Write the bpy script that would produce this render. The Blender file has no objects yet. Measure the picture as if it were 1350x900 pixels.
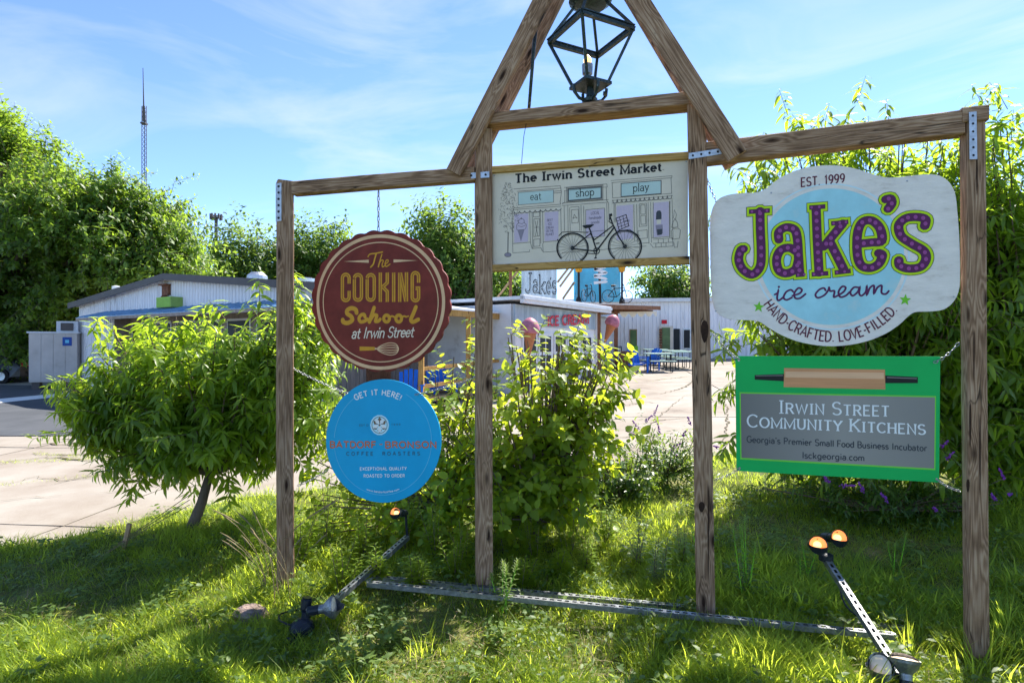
import bpy, math, random
import numpy as np
from mathutils import Vector, Matrix, noise
from mathutils.geometry import tessellate_polygon
random.seed(7); rng = np.random.default_rng(7)
S = bpy.context.scene; COL = S.collection
R = math.radians
CAMZ = 1.85; F = 750.0; CX = 675.0; HY = 455.0
# ---------------- camera, sky, sun, exposure ----------------
cd = bpy.data.cameras.new('camera'); cam = bpy.data.objects.new('camera', cd); COL.objects.link(cam)
cam.location = (0, 0, CAMZ); cam.rotation_euler = (R(90), 0, 0)
cd.sensor_width = 36; cd.lens = 36*F/1350; cd.shift_y = 5/1350; cd.clip_end = 4000; cd.clip_start = .05
S.camera = cam
SUN_AZ = R(38); SUN_EL = R(50)      # azimuth measured from +Y towards +X
w = bpy.data.worlds.new('World'); S.world = w; w.use_nodes = True
nt = w.node_tree; nt.nodes.clear()
out = nt.nodes.new('ShaderNodeOutputWorld'); bg = nt.nodes.new('ShaderNodeBackground')
sky = nt.nodes.new('ShaderNodeTexSky'); sky.sky_type = 'NISHITA'; sky.sun_disc = False
sky.sun_elevation = SUN_EL; sky.sun_rotation = SUN_AZ; sky.air_density = .72; sky.dust_density = 0.05; sky.ozone_density = 4.2; sky.altitude = 2000
bg.inputs[1].default_value = 0.125
tc = nt.nodes.new('ShaderNodeTexCoord'); mp = nt.nodes.new('ShaderNodeMapping')
mp.inputs['Rotation'].default_value = (R(8), R(-14), R(20)); mp.inputs['Scale'].default_value = (1.1, 2.2, 6.0)
n1 = nt.nodes.new('ShaderNodeTexNoise'); n1.inputs['Scale'].default_value = 1.25; n1.inputs['Detail'].default_value = 9; n1.inputs['Roughness'].default_value = .56; n1.inputs['Distortion'].default_value = .9
cr = nt.nodes.new('ShaderNodeValToRGB'); cr.color_ramp.elements[0].position = .5; cr.color_ramp.elements[1].position = .82
cr.color_ramp.elements[0].color = (0, 0, 0, 1); cr.color_ramp.elements[1].color = (.62, .62, .62, 1)
mx = nt.nodes.new('ShaderNodeMix'); mx.data_type = 'RGBA'; mx.inputs[7].default_value = (2.9, 3.0, 3.15, 1)
L = nt.links.new
L(tc.outputs['Generated'], mp.inputs[0]); L(mp.outputs[0], n1.inputs[0]); L(n1.outputs[0], cr.inputs[0]); L(cr.outputs[0], mx.inputs[0])
L(sky.outputs[0], mx.inputs[6]); L(mx.outputs[2], bg.inputs[0]); L(bg.outputs[0], out.inputs[0])
sd = bpy.data.lights.new('sun', 'SUN'); sd.energy = 4.4; sd.angle = R(.5); sd.color = (1, .94, .84)
so = bpy.data.objects.new('sun', sd); COL.objects.link(so)
sv = Vector((math.sin(SUN_AZ)*math.cos(SUN_EL), math.cos(SUN_AZ)*math.cos(SUN_EL), math.sin(SUN_EL)))
so.rotation_euler = sv.to_track_quat('Z', 'Y').to_euler(); so.location = (20, 30, 40)
S.view_settings.view_transform = 'Standard'; S.view_settings.look = 'None'; S.view_settings.exposure = 1.66; S.view_settings.gamma = 1
S.cycles.max_bounces = 6; S.cycles.transmission_bounces = 4; S.cycles.transparent_max_bounces = 6

# ---------------- helpers ----------------
def W(px, py, d):
    return Vector(((px-CX)/F*d, d, CAMZ+(HY-py)/F*d))
def hit(px, py, A, B):                 # where the sight line through a pixel meets the vertical plane over plan line A-B
    k = (px-CX)/F; dx, dy = B[0]-A[0], B[1]-A[1]
    t = (k*A[1]-A[0])/(dx-k*dy); d = A[1]+t*dy
    return W(px, py, d)
def lotz(x, y):
    return -.16+.0229*max(-30, min(30, x))+.0316*max(0, min(34, y))
def wloc(o):
    v = Vector((0, 0, 0))
    while o is not None: v += o.location; o = o.parent
    return v
def props(o, label=None, cat=None, group=None, kind=None):
    if label: o['label'] = label
    if cat: o['category'] = cat
    if group: o['group'] = group
    if kind: o['kind'] = kind
    return o
def thing(name, label, cat, loc, group=None):
    o = bpy.data.objects.new(name, None); COL.objects.link(o); o.location = loc; o.empty_display_size = .1
    return props(o, label, cat, group)
class MB:
    def __init__(s): s.v = []; s.f = []
    def add(s, vs, fs):
        b = len(s.v); s.v += [tuple(v) for v in vs]; s.f += [tuple(i+b for i in f) for f in fs]
    def box(s, c, size, ex=None, ey=None, ez=None):
        c = Vector(c); ex = Vector(ex or (1, 0, 0)).normalized()
        ez = Vector(ez or (0, 0, 1)).normalized(); ey = Vector(ey).normalized() if ey else ez.cross(ex)
        hx, hy, hz = [q/2 for q in size]
        vs = [c+ex*hx*a+ey*hy*b+ez*hz*d for a in (-1, 1) for b in (-1, 1) for d in (-1, 1)]
        s.add(vs, [(0, 1, 3, 2), (4, 6, 7, 5), (0, 4, 5, 1), (2, 3, 7, 6), (0, 2, 6, 4), (1, 5, 7, 3)])
    def bar(s, a, b, w, h=None, up=(0, 0, 1)):
        a = Vector(a); b = Vector(b); d = (b-a); h = h or w
        ex = d.normalized(); up = Vector(up)
        if abs(ex.dot(up)) > .98: up = Vector((0, 1, 0))
        ey = up.cross(ex).normalized(); ez = ex.cross(ey)
        s.box((a+b)/2, (d.length, w, h), ex, ey, ez)
    def tube(s, pts, r, n=8, cap=True):
        pts = [Vector(p) for p in pts]; m = len(pts)
        if not isinstance(r, (list, tuple)): r = [r]*m
        b = len(s.v); u = None
        for i, p in enumerate(pts):
            d = (pts[min(i+1, m-1)]-pts[max(i-1, 0)])
            d = d.normalized() if d.length > 1e-9 else Vector((0, 0, 1))
            if u is None:
                u = d.orthogonal().normalized()
            else:
                u = u-d*u.dot(d); u = u.normalized() if u.length > 1e-6 else d.orthogonal().normalized()
            q = d.cross(u)
            for j in range(n):
                a = 2*math.pi*j/n; s.v.append(tuple(p+(u*math.cos(a)+q*math.sin(a))*r[i]))
        for i in range(m-1):
            for j in range(n):
                k = (j+1) % n; s.f.append((b+i*n+j, b+i*n+k, b+(i+1)*n+k, b+(i+1)*n+j))
        if cap:
            s.f.append(tuple(b+j for j in range(n))[::-1]); s.f.append(tuple(b+(m-1)*n+j for j in range(n)))
    def lathe(s, o, axis, prof, n=16):     # prof: list of (distance along the axis, radius)
        o = Vector(o); ax = Vector(axis).normalized()
        s.tube([o+ax*a for a, _ in prof], [r for _, r in prof], n)
    def build(s, name, mat, parent=None, smooth=False, **kw):
        off = wloc(parent) if parent else Vector((0, 0, 0))
        me = bpy.data.meshes.new(name); me.from_pydata([(x-off.x, y-off.y, z-off.z) for x, y, z in s.v], [], s.f)
        if mat: me.materials.append(mat)
        if smooth:
            me.shade_smooth()
        o = bpy.data.objects.new(name, me); COL.objects.link(o); o.parent = parent
        return props(o, **kw)
def lathe_fix(pts): return pts
def beam(name, a, b, w, d, mat, parent, side=(0, 1, 0), **kw):   # a sawn timber: w across, d along `side`
    a = Vector(a); b = Vector(b); z = (b-a).normalized(); Lh = (b-a).length
    y = Vector(side); y = (y-z*y.dot(z)).normalized(); x = y.cross(z)
    c = min(w, d)*.06; hw, hd = w/2, d/2; ring = [(-hw+c, -hd), (hw-c, -hd), (hw, -hd+c), (hw, hd-c), (hw-c, hd), (-hw+c, hd), (-hw, hd-c), (-hw, -hd+c)]
    n = max(2, int(Lh/.16)); vs = []; fs = []; sx, sy = random.uniform(0, 50), random.uniform(0, 50); wp = .0035*min(1, Lh)
    for i in range(n+1):
        t = Lh*i/n; ox = noise.noise(Vector((sx, t*.9, 0)))*wp; oy = noise.noise(Vector((sy, t*.9, 4)))*wp
        for (p, q) in ring:
            vs.append((p+ox+random.uniform(-.0005, .0005), q+oy+random.uniform(-.0005, .0005), t))
    for i in range(n):
        for j in range(8): k = (j+1) % 8; fs.append((i*8+j, i*8+k, i*8+8+k, i*8+8+j))
    fs.append(tuple(range(8))[::-1]); fs.append(tuple(n*8+j for j in range(8)))
    me = bpy.data.meshes.new(name); me.from_pydata(vs, [], fs); me.materials.append(mat)
    o = bpy.data.objects.new(name, me); COL.objects.link(o); o.parent = parent
    M = Matrix(((x.x, y.x, z.x, a.x), (x.y, y.y, z.y, a.y), (x.z, y.z, z.z, a.z), (0, 0, 0, 1)))
    o.matrix_local = Matrix.Translation(-wloc(parent)) @ M if parent else M
    return props(o, **kw)
# ---------------- materials ----------------
def mat_base(name):
    m = bpy.data.materials.new(name); m.use_nodes = True; n = m.node_tree; p = n.nodes['Principled BSDF']
    return m, n, p
def N(n, t, **kw):
    x = n.nodes.new(t)
    for k, v in kw.items(): x.inputs[k].default_value = v
    return x
def ramp(n, stops):
    c = n.nodes.new('ShaderNodeValToRGB'); e = c.color_ramp.elements
    while len(e) < len(stops): e.new(.5)
    for q, (p, col) in zip(e, stops): q.position = p; q.color = (*col, 1) if len(col) == 3 else col
    return c
def paint(name, col, rough=.5, var=.15, scale=6, metal=0, bump=.05, stretch=(1, 1, 1), dirt=None, spec=.18):
    m, n, p = mat_base(name); l = n.links.new
    tc = N(n, 'ShaderNodeTexCoord'); mp = N(n, 'ShaderNodeMapping'); mp.inputs['Scale'].default_value = stretch
    ns = N(n, 'ShaderNodeTexNoise', Scale=scale, Detail=6, Roughness=.65)
    a = tuple(c*(1-var) for c in col); b = tuple(min(1, c*(1+var)) for c in col)
    st = [(.3, a), (.7, b)]
    if dirt: st = [(.3, dirt), (.42, a), (.72, b)]
    r = ramp(n, st); l(tc.outputs['Object'], mp.inputs[0]); l(mp.outputs[0], ns.inputs[0]); l(ns.outputs[0], r.inputs[0]); l(r.outputs[0], p.inputs['Base Color'])
    p.inputs['Roughness'].default_value = rough; p.inputs['Metallic'].default_value = metal; p.inputs['Specular IOR Level'].default_value = spec
    if bump:
        n2 = N(n, 'ShaderNodeTexNoise', Scale=scale*6, Detail=4); bp = N(n, 'ShaderNodeBump', Strength=bump*3, Distance=.01)
        l(mp.outputs[0], n2.inputs[0]); l(n2.outputs[0], bp.inputs['Height']); l(bp.outputs[0], p.inputs['Normal'])
    return m
def wood(name, dark, mid, light, knot=(.03, .014, .008)):
    m, n, p = mat_base(name); l = n.links.new
    tc = N(n, 'ShaderNodeTexCoord'); oi = N(n, 'ShaderNodeObjectInfo')
    mul = N(n, 'ShaderNodeVectorMath'); mul.operation = 'SCALE'; mul.inputs['Scale'].default_value = 17.0
    cmb = N(n, 'ShaderNodeCombineXYZ'); l(oi.outputs['Random'], cmb.inputs[0]); l(oi.outputs['Random'], cmb.inputs[2]); l(cmb.outputs[0], mul.inputs[0])
    add = N(n, 'ShaderNodeVectorMath'); add.operation = 'ADD'; l(tc.outputs['Object'], add.inputs[0]); l(mul.outputs[0], add.inputs[1])
    # knots
    mk = N(n, 'ShaderNodeMapping'); mk.inputs['Scale'].default_value = (9, 9, 2.6); l(add.outputs[0], mk.inputs[0])
    vo = N(n, 'ShaderNodeTexVoronoi', Scale=1.0); l(mk.outputs[0], vo.inputs['Vector'])
    kr = ramp(n, [(.07, (1, 1, 1)), (.2, (0, 0, 0))]); l(vo.outputs['Distance'], kr.inputs[0])
    kd = ramp(n, [(0, (1, 1, 1)), (.42, (0, 0, 0))]); l(vo.outputs['Distance'], kd.inputs[0])
    # grain bands bent round the knots
    mg = N(n, 'ShaderNodeMapping'); mg.inputs['Scale'].default_value = (1, 1, .06); l(add.outputs[0], mg.inputs[0])
    nz = N(n, 'ShaderNodeTexNoise', Scale=9, Detail=3, Roughness=.5); l(mg.outputs[0], nz.inputs[0])
    a1 = N(n, 'ShaderNodeMath'); a1.operation = 'MULTIPLY_ADD'; l(kd.outputs[0], a1.inputs[0]); a1.inputs[1].default_value = .16; l(nz.outputs[0], a1.inputs[2])
    a2 = N(n, 'ShaderNodeMath'); a2.operation = 'MULTIPLY'; l(a1.outputs[0], a2.inputs[0]); a2.inputs[1].default_value = 120
    sn = N(n, 'ShaderNodeMath'); sn.operation = 'SINE'; l(a2.outputs[0], sn.inputs[0])
    m3 = N(n, 'ShaderNodeMath'); m3.operation = 'MULTIPLY_ADD'; l(sn.outputs[0], m3.inputs[0]); m3.inputs[1].default_value = .2; m3.inputs[2].default_value = .5
    # fine fibre and weathering
    mf = N(n, 'ShaderNodeMapping'); mf.inputs['Scale'].default_value = (1, 1, .035); l(add.outputs[0], mf.inputs[0])
    nf = N(n, 'ShaderNodeTexNoise', Scale=160, Detail=3); l(mf.outputs[0], nf.inputs[0])
    nb = N(n, 'ShaderNodeTexNoise', Scale=3.5, Detail=5, Roughness=.6); l(add.outputs[0], nb.inputs[0])
    s1 = N(n, 'ShaderNodeMath'); s1.operation = 'MULTIPLY_ADD'; l(nf.outputs[0], s1.inputs[0]); s1.inputs[1].default_value = .7; l(m3.outputs[0], s1.inputs[2])
    s2 = N(n, 'ShaderNodeMath'); s2.operation = 'MULTIPLY_ADD'; l(nb.outputs[0], s2.inputs[0]); s2.inputs[1].default_value = .9; l(s1.outputs[0], s2.inputs[2])
    s3 = N(n, 'ShaderNodeMath'); s3.operation = 'MULTIPLY_ADD'; l(s2.outputs[0], s3.inputs[0]); s3.inputs[1].default_value = .7; s3.inputs[2].default_value = -.41
    r = ramp(n, [(.1, dark), (.5, mid), (.9, light)]); l(s3.outputs[0], r.inputs[0])
    mix = N(n, 'ShaderNodeMix'); mix.data_type = 'RGBA'; mix.inputs[7].default_value = (*knot, 1); l(kr.outputs[0], mix.inputs[0]); l(r.outputs[0], mix.inputs[6])
    # drying cracks
    mc = N(n, 'ShaderNodeMapping'); mc.inputs['Scale'].default_value = (1, 1, .09); l(add.outputs[0], mc.inputs[0])
    nc = N(n, 'ShaderNodeTexNoise', Scale=16, Detail=2, Distortion=.3); l(mc.outputs[0], nc.inputs[0])
    rc = ramp(n, [(.488, (0, 0, 0)), (.5, (1, 1, 1)), (.508, (1, 1, 1)), (.52, (0, 0, 0))]); l(nc.outputs[0], rc.inputs[0])
    nm = N(n, 'ShaderNodeTexNoise', Scale=2.3); l(add.outputs[0], nm.inputs[0])
    rm = ramp(n, [(.52, (0, 0, 0)), (.62, (.85, .85, .85))]); l(nm.outputs[0], rm.inputs[0])
    mm = N(n, 'ShaderNodeMath'); mm.operation = 'MULTIPLY'; l(rc.outputs[0], mm.inputs[0]); l(rm.outputs[0], mm.inputs[1])
    mix2 = N(n, 'ShaderNodeMix'); mix2.data_type = 'RGBA'; mix2.inputs[7].default_value = (.022, .014, .01, 1); l(mm.outputs[0], mix2.inputs[0]); l(mix.outputs[2], mix2.inputs[6])
    l(mix2.outputs[2], p.inputs['Base Color']); p.inputs['Roughness'].default_value = .78; p.inputs['Specular IOR Level'].default_value = .12
    hs = N(n, 'ShaderNodeMath'); hs.operation = 'SUBTRACT'; l(s2.outputs[0], hs.inputs[0]); l(mm.outputs[0], hs.inputs[1])
    bp = N(n, 'ShaderNodeBump', Strength=.55, Distance=.004); l(hs.outputs[0], bp.inputs['Height']); l(bp.outputs[0], p.inputs['Normal'])
    return m
def leafmat(name, dark, light, trans, rough=.42, tmul=.5, spec=.4):
    m, n, p = mat_base(name); l = n.links.new
    at = N(n, 'ShaderNodeAttribute'); at.attribute_name = 'tint'
    r = ramp(n, [(0, dark), (1, light)]); l(at.outputs['Fac'], r.inputs[0]); l(r.outputs[0], p.inputs['Base Color'])
    r2 = ramp(n, [(0, tuple(c*.7 for c in trans)), (1, trans)]); l(at.outputs['Fac'], r2.inputs[0])
    p.inputs['Roughness'].default_value = rough; p.inputs['Specular IOR Level'].default_value = spec
    t = N(n, 'ShaderNodeBsdfTranslucent'); l(r2.outputs[0], t.inputs[0])
    mx = N(n, 'ShaderNodeMixShader'); mx.inputs[0].default_value = tmul; l(p.outputs[0], mx.inputs[1]); l(t.outputs[0], mx.inputs[2])
    l(mx.outputs[0], n.nodes['Material Output'].inputs[0]); return m
def glow(name, col, s):
    m, n, p = mat_base(name); p.inputs['Base Color'].default_value = (*col, 1); p.inputs['Emission Color'].default_value = (*col, 1); p.inputs['Emission Strength'].default_value = s
    return m
def ground_mat(name, stops, scale, bump=.3, fine=40, dist=.02):
    m, n, p = mat_base(name); l = n.links.new; tc = N(n, 'ShaderNodeTexCoord')
    a = N(n, 'ShaderNodeTexNoise', Scale=scale, Detail=8, Roughness=.62); b = N(n, 'ShaderNodeTexNoise', Scale=fine, Detail=4, Roughness=.7)
    l(tc.outputs['Object'], a.inputs[0]); l(tc.outputs['Object'], b.inputs[0])
    s = N(n, 'ShaderNodeMath'); s.operation = 'MULTIPLY_ADD'; l(b.outputs[0], s.inputs[0]); s.inputs[1].default_value = .35; l(a.outputs[0], s.inputs[2])
    q = N(n, 'ShaderNodeMath'); q.operation = 'SUBTRACT'; l(s.outputs[0], q.inputs[0]); q.inputs[1].default_value = .17
    r = ramp(n, stops); l(q.outputs[0], r.inputs[0]); l(r.outputs[0], p.inputs['Base Color']); p.inputs['Roughness'].default_value = .9; p.inputs['Specular IOR Level'].default_value = .2
    bp = N(n, 'ShaderNodeBump', Strength=bump, Distance=dist); l(s.outputs[0], bp.inputs['Height']); l(bp.outputs[0], p.inputs['Normal'])
    return m
M = {}
M['post'] = wood('weathered_wood', (.07, .036, .02), (.275, .162, .098), (.50, .345, .235))
M['rail'] = wood('golden_wood', (.22, .12, .035), (.42, .24, .075), (.55, .34, .13))
M['pale_wood'] = wood('pale_wood', (.2, .12, .06), (.38, .24, .13), (.5, .35, .22))
M['brown_wood'] = wood('brown_wood', (.1, .045, .025), (.2, .09, .05), (.28, .14, .085))
M['galv'] = paint('galvanized_steel', (.42, .44, .47), .38, .25, 30, metal=.75)
M['steel'] = paint('zinc_steel', (.27, .28, .30), .45, .3, 25, metal=.8, dirt=(.2, .2, .2))
M['chain'] = paint('chain_steel', (.36, .36, .37), .4, .25, 40, metal=.8)
M['lantern'] = paint('lantern_metal', (.05, .07, .075), .45, .45, 30, metal=.6, dirt=(.16, .2, .19))
M['black'] = paint('black_metal', (.02, .02, .022), .5, .2, 10)
M['darkplastic'] = paint('dark_plastic', (.018, .022, .03), .3, .2, 10)
M['maroon'] = paint('maroon_paint', (.185, .028, .018), .55, .22, 5, bump=.02, dirt=(.13, .016, .014))
M['cream'] = paint('cream_paint', (.68, .42, .235), .55, .12, 8, bump=0)
M['cream2'] = paint('pale_cream_paint', (.72, .60, .47), .55, .1, 8, bump=0)
M['gold'] = paint('gold_paint', (.58, .27, .02), .5, .12, 14, bump=0)
M['blue'] = paint('sky_blue_paint', (.006, .34, .62), .42, .07, 3, bump=.01)
M['paleblue'] = paint('pale_blue_print', (.5, .76, .85), .5, .05, 8, bump=0)
M['ringblue'] = paint('light_blue_line', (.14, .50, .70), .5, .05, 8, bump=0)
M['orange'] = paint('orange_print', (.55, .15, .05), .5, .2, 60, bump=0)
M['slate'] = paint('slate_print', (.03, .14, .22), .5, .1, 8, bump=0)
M['brownprint'] = paint('brown_print', (.17, .11, .07), .5, .1, 8, bump=0)
M['whitep'] = paint('white_print', (.75, .75, .76), .5, .06, 8, bump=0)
M['jboard'] = paint('weathered_white_paint', (.78, .71, .66), .6, .07, 7, bump=.12, stretch=(1, 1, 3), dirt=(.62, .55, .50))
M['disc'] = paint('aqua_paint', (.36, .66, .74), .5, .08, 6, bump=.04, dirt=(.43, .62, .66))
M['ring2'] = paint('pale_aqua_line', (.58, .72, .78), .5, .05, 6, bump=0)
M['lime'] = paint('lime_print', (.46, .66, .01), .5, .06, 8, bump=0)
M['darkline'] = paint('dark_outline_print', (.03, .05, .02), .5, .06, 8, bump=0)
M['purple'] = paint('purple_print', (.105, .018, .085), .5, .1, 8, bump=0)
M['pink'] = paint('pink_dot_print', (.30, .065, .24), .5, .08, 8, bump=0)
M['maroonprint'] = paint('maroon_print', (.12, .02, .045), .5, .08, 8, bump=0)
M['star'] = paint('green_star_print', (.17, .52, .03), .5, .05, 8, bump=0)
M['green'] = paint('bright_green_paint', (.005, .40, .09), .45, .06, 4, bump=.01)
M['limeline'] = paint('lime_line_print', (.18, .60, .06), .5, .04, 8, bump=0)
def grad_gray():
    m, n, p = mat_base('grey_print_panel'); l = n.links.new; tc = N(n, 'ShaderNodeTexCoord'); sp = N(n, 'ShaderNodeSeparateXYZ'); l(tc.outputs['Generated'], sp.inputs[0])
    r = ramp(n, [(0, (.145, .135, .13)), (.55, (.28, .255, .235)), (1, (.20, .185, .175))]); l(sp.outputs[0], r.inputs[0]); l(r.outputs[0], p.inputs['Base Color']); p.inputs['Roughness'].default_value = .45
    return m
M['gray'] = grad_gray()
M['pinwood'] = paint('printed_wood', (.60, .28, .13), .5, .13, 5, bump=0, stretch=(.6, .6, 14))
M['pinlight'] = paint('printed_wood_light', (.74, .43, .25), .5, .1, 5, bump=0, stretch=(.6, .6, 14))
M['blackp'] = paint('black_print', (.012, .013, .014), .45, .1, 8, bump=0)
M['grayink'] = paint('dark_grey_print', (.05, .055, .065), .5, .1, 8, bump=0)
M['mboard'] = paint('ivory_paint', (.66, .57, .46), .55, .05, 4, bump=.02, dirt=(.56, .49, .40))
M['mint'] = paint('mint_print', (.45, .56, .53), .5, .04, 8, bump=0)
M['lilac'] = paint('lilac_print', (.53, .43, .52), .5, .04, 8, bump=0)
M['inkline'] = paint('thin_ink_print', (.11, .105, .10), .5, .1, 8, bump=0)
M['ink2'] = paint('grey_violet_print', (.26, .22, .27), .5, .1, 8, bump=0)
M['edge'] = paint('bare_board_edge', (.5, .42, .34), .7, .15, 10)
# ---------------- drawing on signs: flat print laid a hair proud of each board ----------------
def cat_rom(pts, n=6, closed=True):
    P = [Vector((*p[:2], 0)) for p in pts]; m = len(P); o = []
    rg = range(m) if closed else range(m-1)
    for i in rg:
        g = (lambda k: P[k % m]) if closed else (lambda k: P[max(0, min(m-1, k))])
        a, b, c, d = g(i-1), g(i), g(i+1), g(i+2)
        for j in range(n):
            t = j/n; q = .5*((2*b)+(c-a)*t+(2*a-5*b+4*c-d)*t*t+(3*b-a-3*c+d)*t**3); o.append((q.x, q.y))
    if not closed: o.append((P[-1].x, P[-1].y))
    return o
def arc(cx, cy, rx, ry, a0, a1, n=None):
    n = n or max(3, int(abs(a1-a0)/14)+1)
    return [(cx+rx*math.cos(R(a0+(a1-a0)*i/n)), cy+ry*math.sin(R(a0+(a1-a0)*i/n))) for i in range(n+1)]
class Surf:
    def __init__(s, A, B, ox, oy, sc, off=0):      # vertical plane over plan line A-B; drawing coordinates = (photo pixel - origin) * sc
        d = Vector((B[0]-A[0], B[1]-A[1], 0)).normalized(); s.ex = d; s.n = Vector((d.y, -d.x, 0))   # n points to the camera side
        s.A = Vector((A[0], A[1], 0))+s.n*off; s.B = s.A+d; s.ox, s.oy, s.sc = ox, oy, sc; s.L = {}; s.k = None; s.seq = 0; s.tag = 0; s.cn = 1000
    def m(s, x, y):
        p = hit(s.ox+x/s.sc, s.oy+y/s.sc, s.A, s.B); q = p-s.A
        return (q.dot(s.ex), p.z)
    def scale(s, x, y):
        a = s.m(x, y-20); b = s.m(x, y+20); return abs(a[1]-b[1])/40
    def w3(s, u, v, t): return s.A+s.ex*u+s.n*t+Vector((0, 0, v))
    def mb(s, col): return s.L.setdefault((col, s.tag), MB())
    def nt(s): s.cn += 1; s.tag = s.cn; return s.tag
    def board(s, pts, th, name, mat, parent, back=None):
        loc = [s.m(*p) for p in pts]
        f = MB(); v = [s.w3(u, z, 0) for u, z in loc]; tr = tessellate_polygon([[Vector((u, z, 0)) for u, z in loc]])
        bk = [s.w3(u, z, -th) for u, z in loc]; n = len(v)
        f.add(v+bk, [tuple(t) for t in tr]+[tuple(n+i for i in t[::-1]) for t in tr]+[(i, (i+1) % n, n+(i+1) % n, n+i) for i in range(n)])
        return f.build(name, mat, parent)
    def poly(s, pts, col, z):
        loc = [s.m(*p) for p in pts]; tr = tessellate_polygon([[Vector((u, q, 0)) for u, q in loc]])
        s.mb(col).add([s.w3(u, q, z) for u, q in loc], [tuple(t) for t in tr])
    def line(s, pts, wd, col, z, closed=False, cap=False, wf=None):   # ribbon; wf(tangent) scales the width
        P = []
        for p in pts:
            u = s.m(*p)
            if not P or math.hypot(u[0]-P[-1][0], u[1]-P[-1][1]) > 1e-5: P.append(u)
        if closed: P.append(P[0])
        if len(P) < 2: return
        k = s.scale(*pts[len(pts)//2]); hw = wd*k/2; n = len(P)
        s.seq += 1; z = z+(s.seq % 12)*.00004; vs = []
        for i in range(n):
            a = P[max(i-1, 0)]; b = P[i]; c = P[min(i+1, n-1)]
            if closed and i in (0, n-1): a, c = P[n-2], P[1]
            d1 = Vector((b[0]-a[0], b[1]-a[1])); d2 = Vector((c[0]-b[0], c[1]-b[1]))
            if d1.length < 1e-7: d1 = d2
            if d2.length < 1e-7: d2 = d1
            d1.normalize(); d2.normalize(); t = d1+d2
            t = t.normalized() if t.length > .05 else d2
            nr = Vector((-t.y, t.x)); mit = 1/max(.45, abs(nr.dot(Vector((-d1.y, d1.x)))))
            h = hw*(wf(t, i/(n-1)) if wf else 1)*mit
            zz = z+.00003*i/(n-1)
            vs += [s.w3(b[0]+nr.x*h, b[1]+nr.y*h, zz), s.w3(b[0]-nr.x*h, b[1]-nr.y*h, zz)]
        mb = s.mb(col); mb.add(vs, [(2*i, 2*i+1, 2*i+3, 2*i+2) for i in range(n-1)])
        if cap:
            for q, e in ((P[0], 0), (P[-1], 1)):
                h = hw*(wf(Vector((1, 0)), e) if wf else 1)
                mb.add([s.w3(q[0]+h*math.cos(a*math.pi/5), q[1]+h*math.sin(a*math.pi/5), z-.00002) for a in range(10)], [tuple(range(10))])
    def dot(s, x, y, r, col, z, ry=None):
        s.poly([(x+r*math.cos(a*math.pi/7), y+(ry or r)*math.sin(a*math.pi/7)) for a in range(14)], col, z)
    def flush(s, parent, names):
        for (col, tg), mb in s.L.items():
            o = mb.build('letter' if tg and col in names.get('letters', ()) else names.get(col, 'print'), M[col], parent)
            if not tg and col in names.get('stuff', ()): o['kind'] = 'stuff'
        s.L = {}; s.tag = 0
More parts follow.
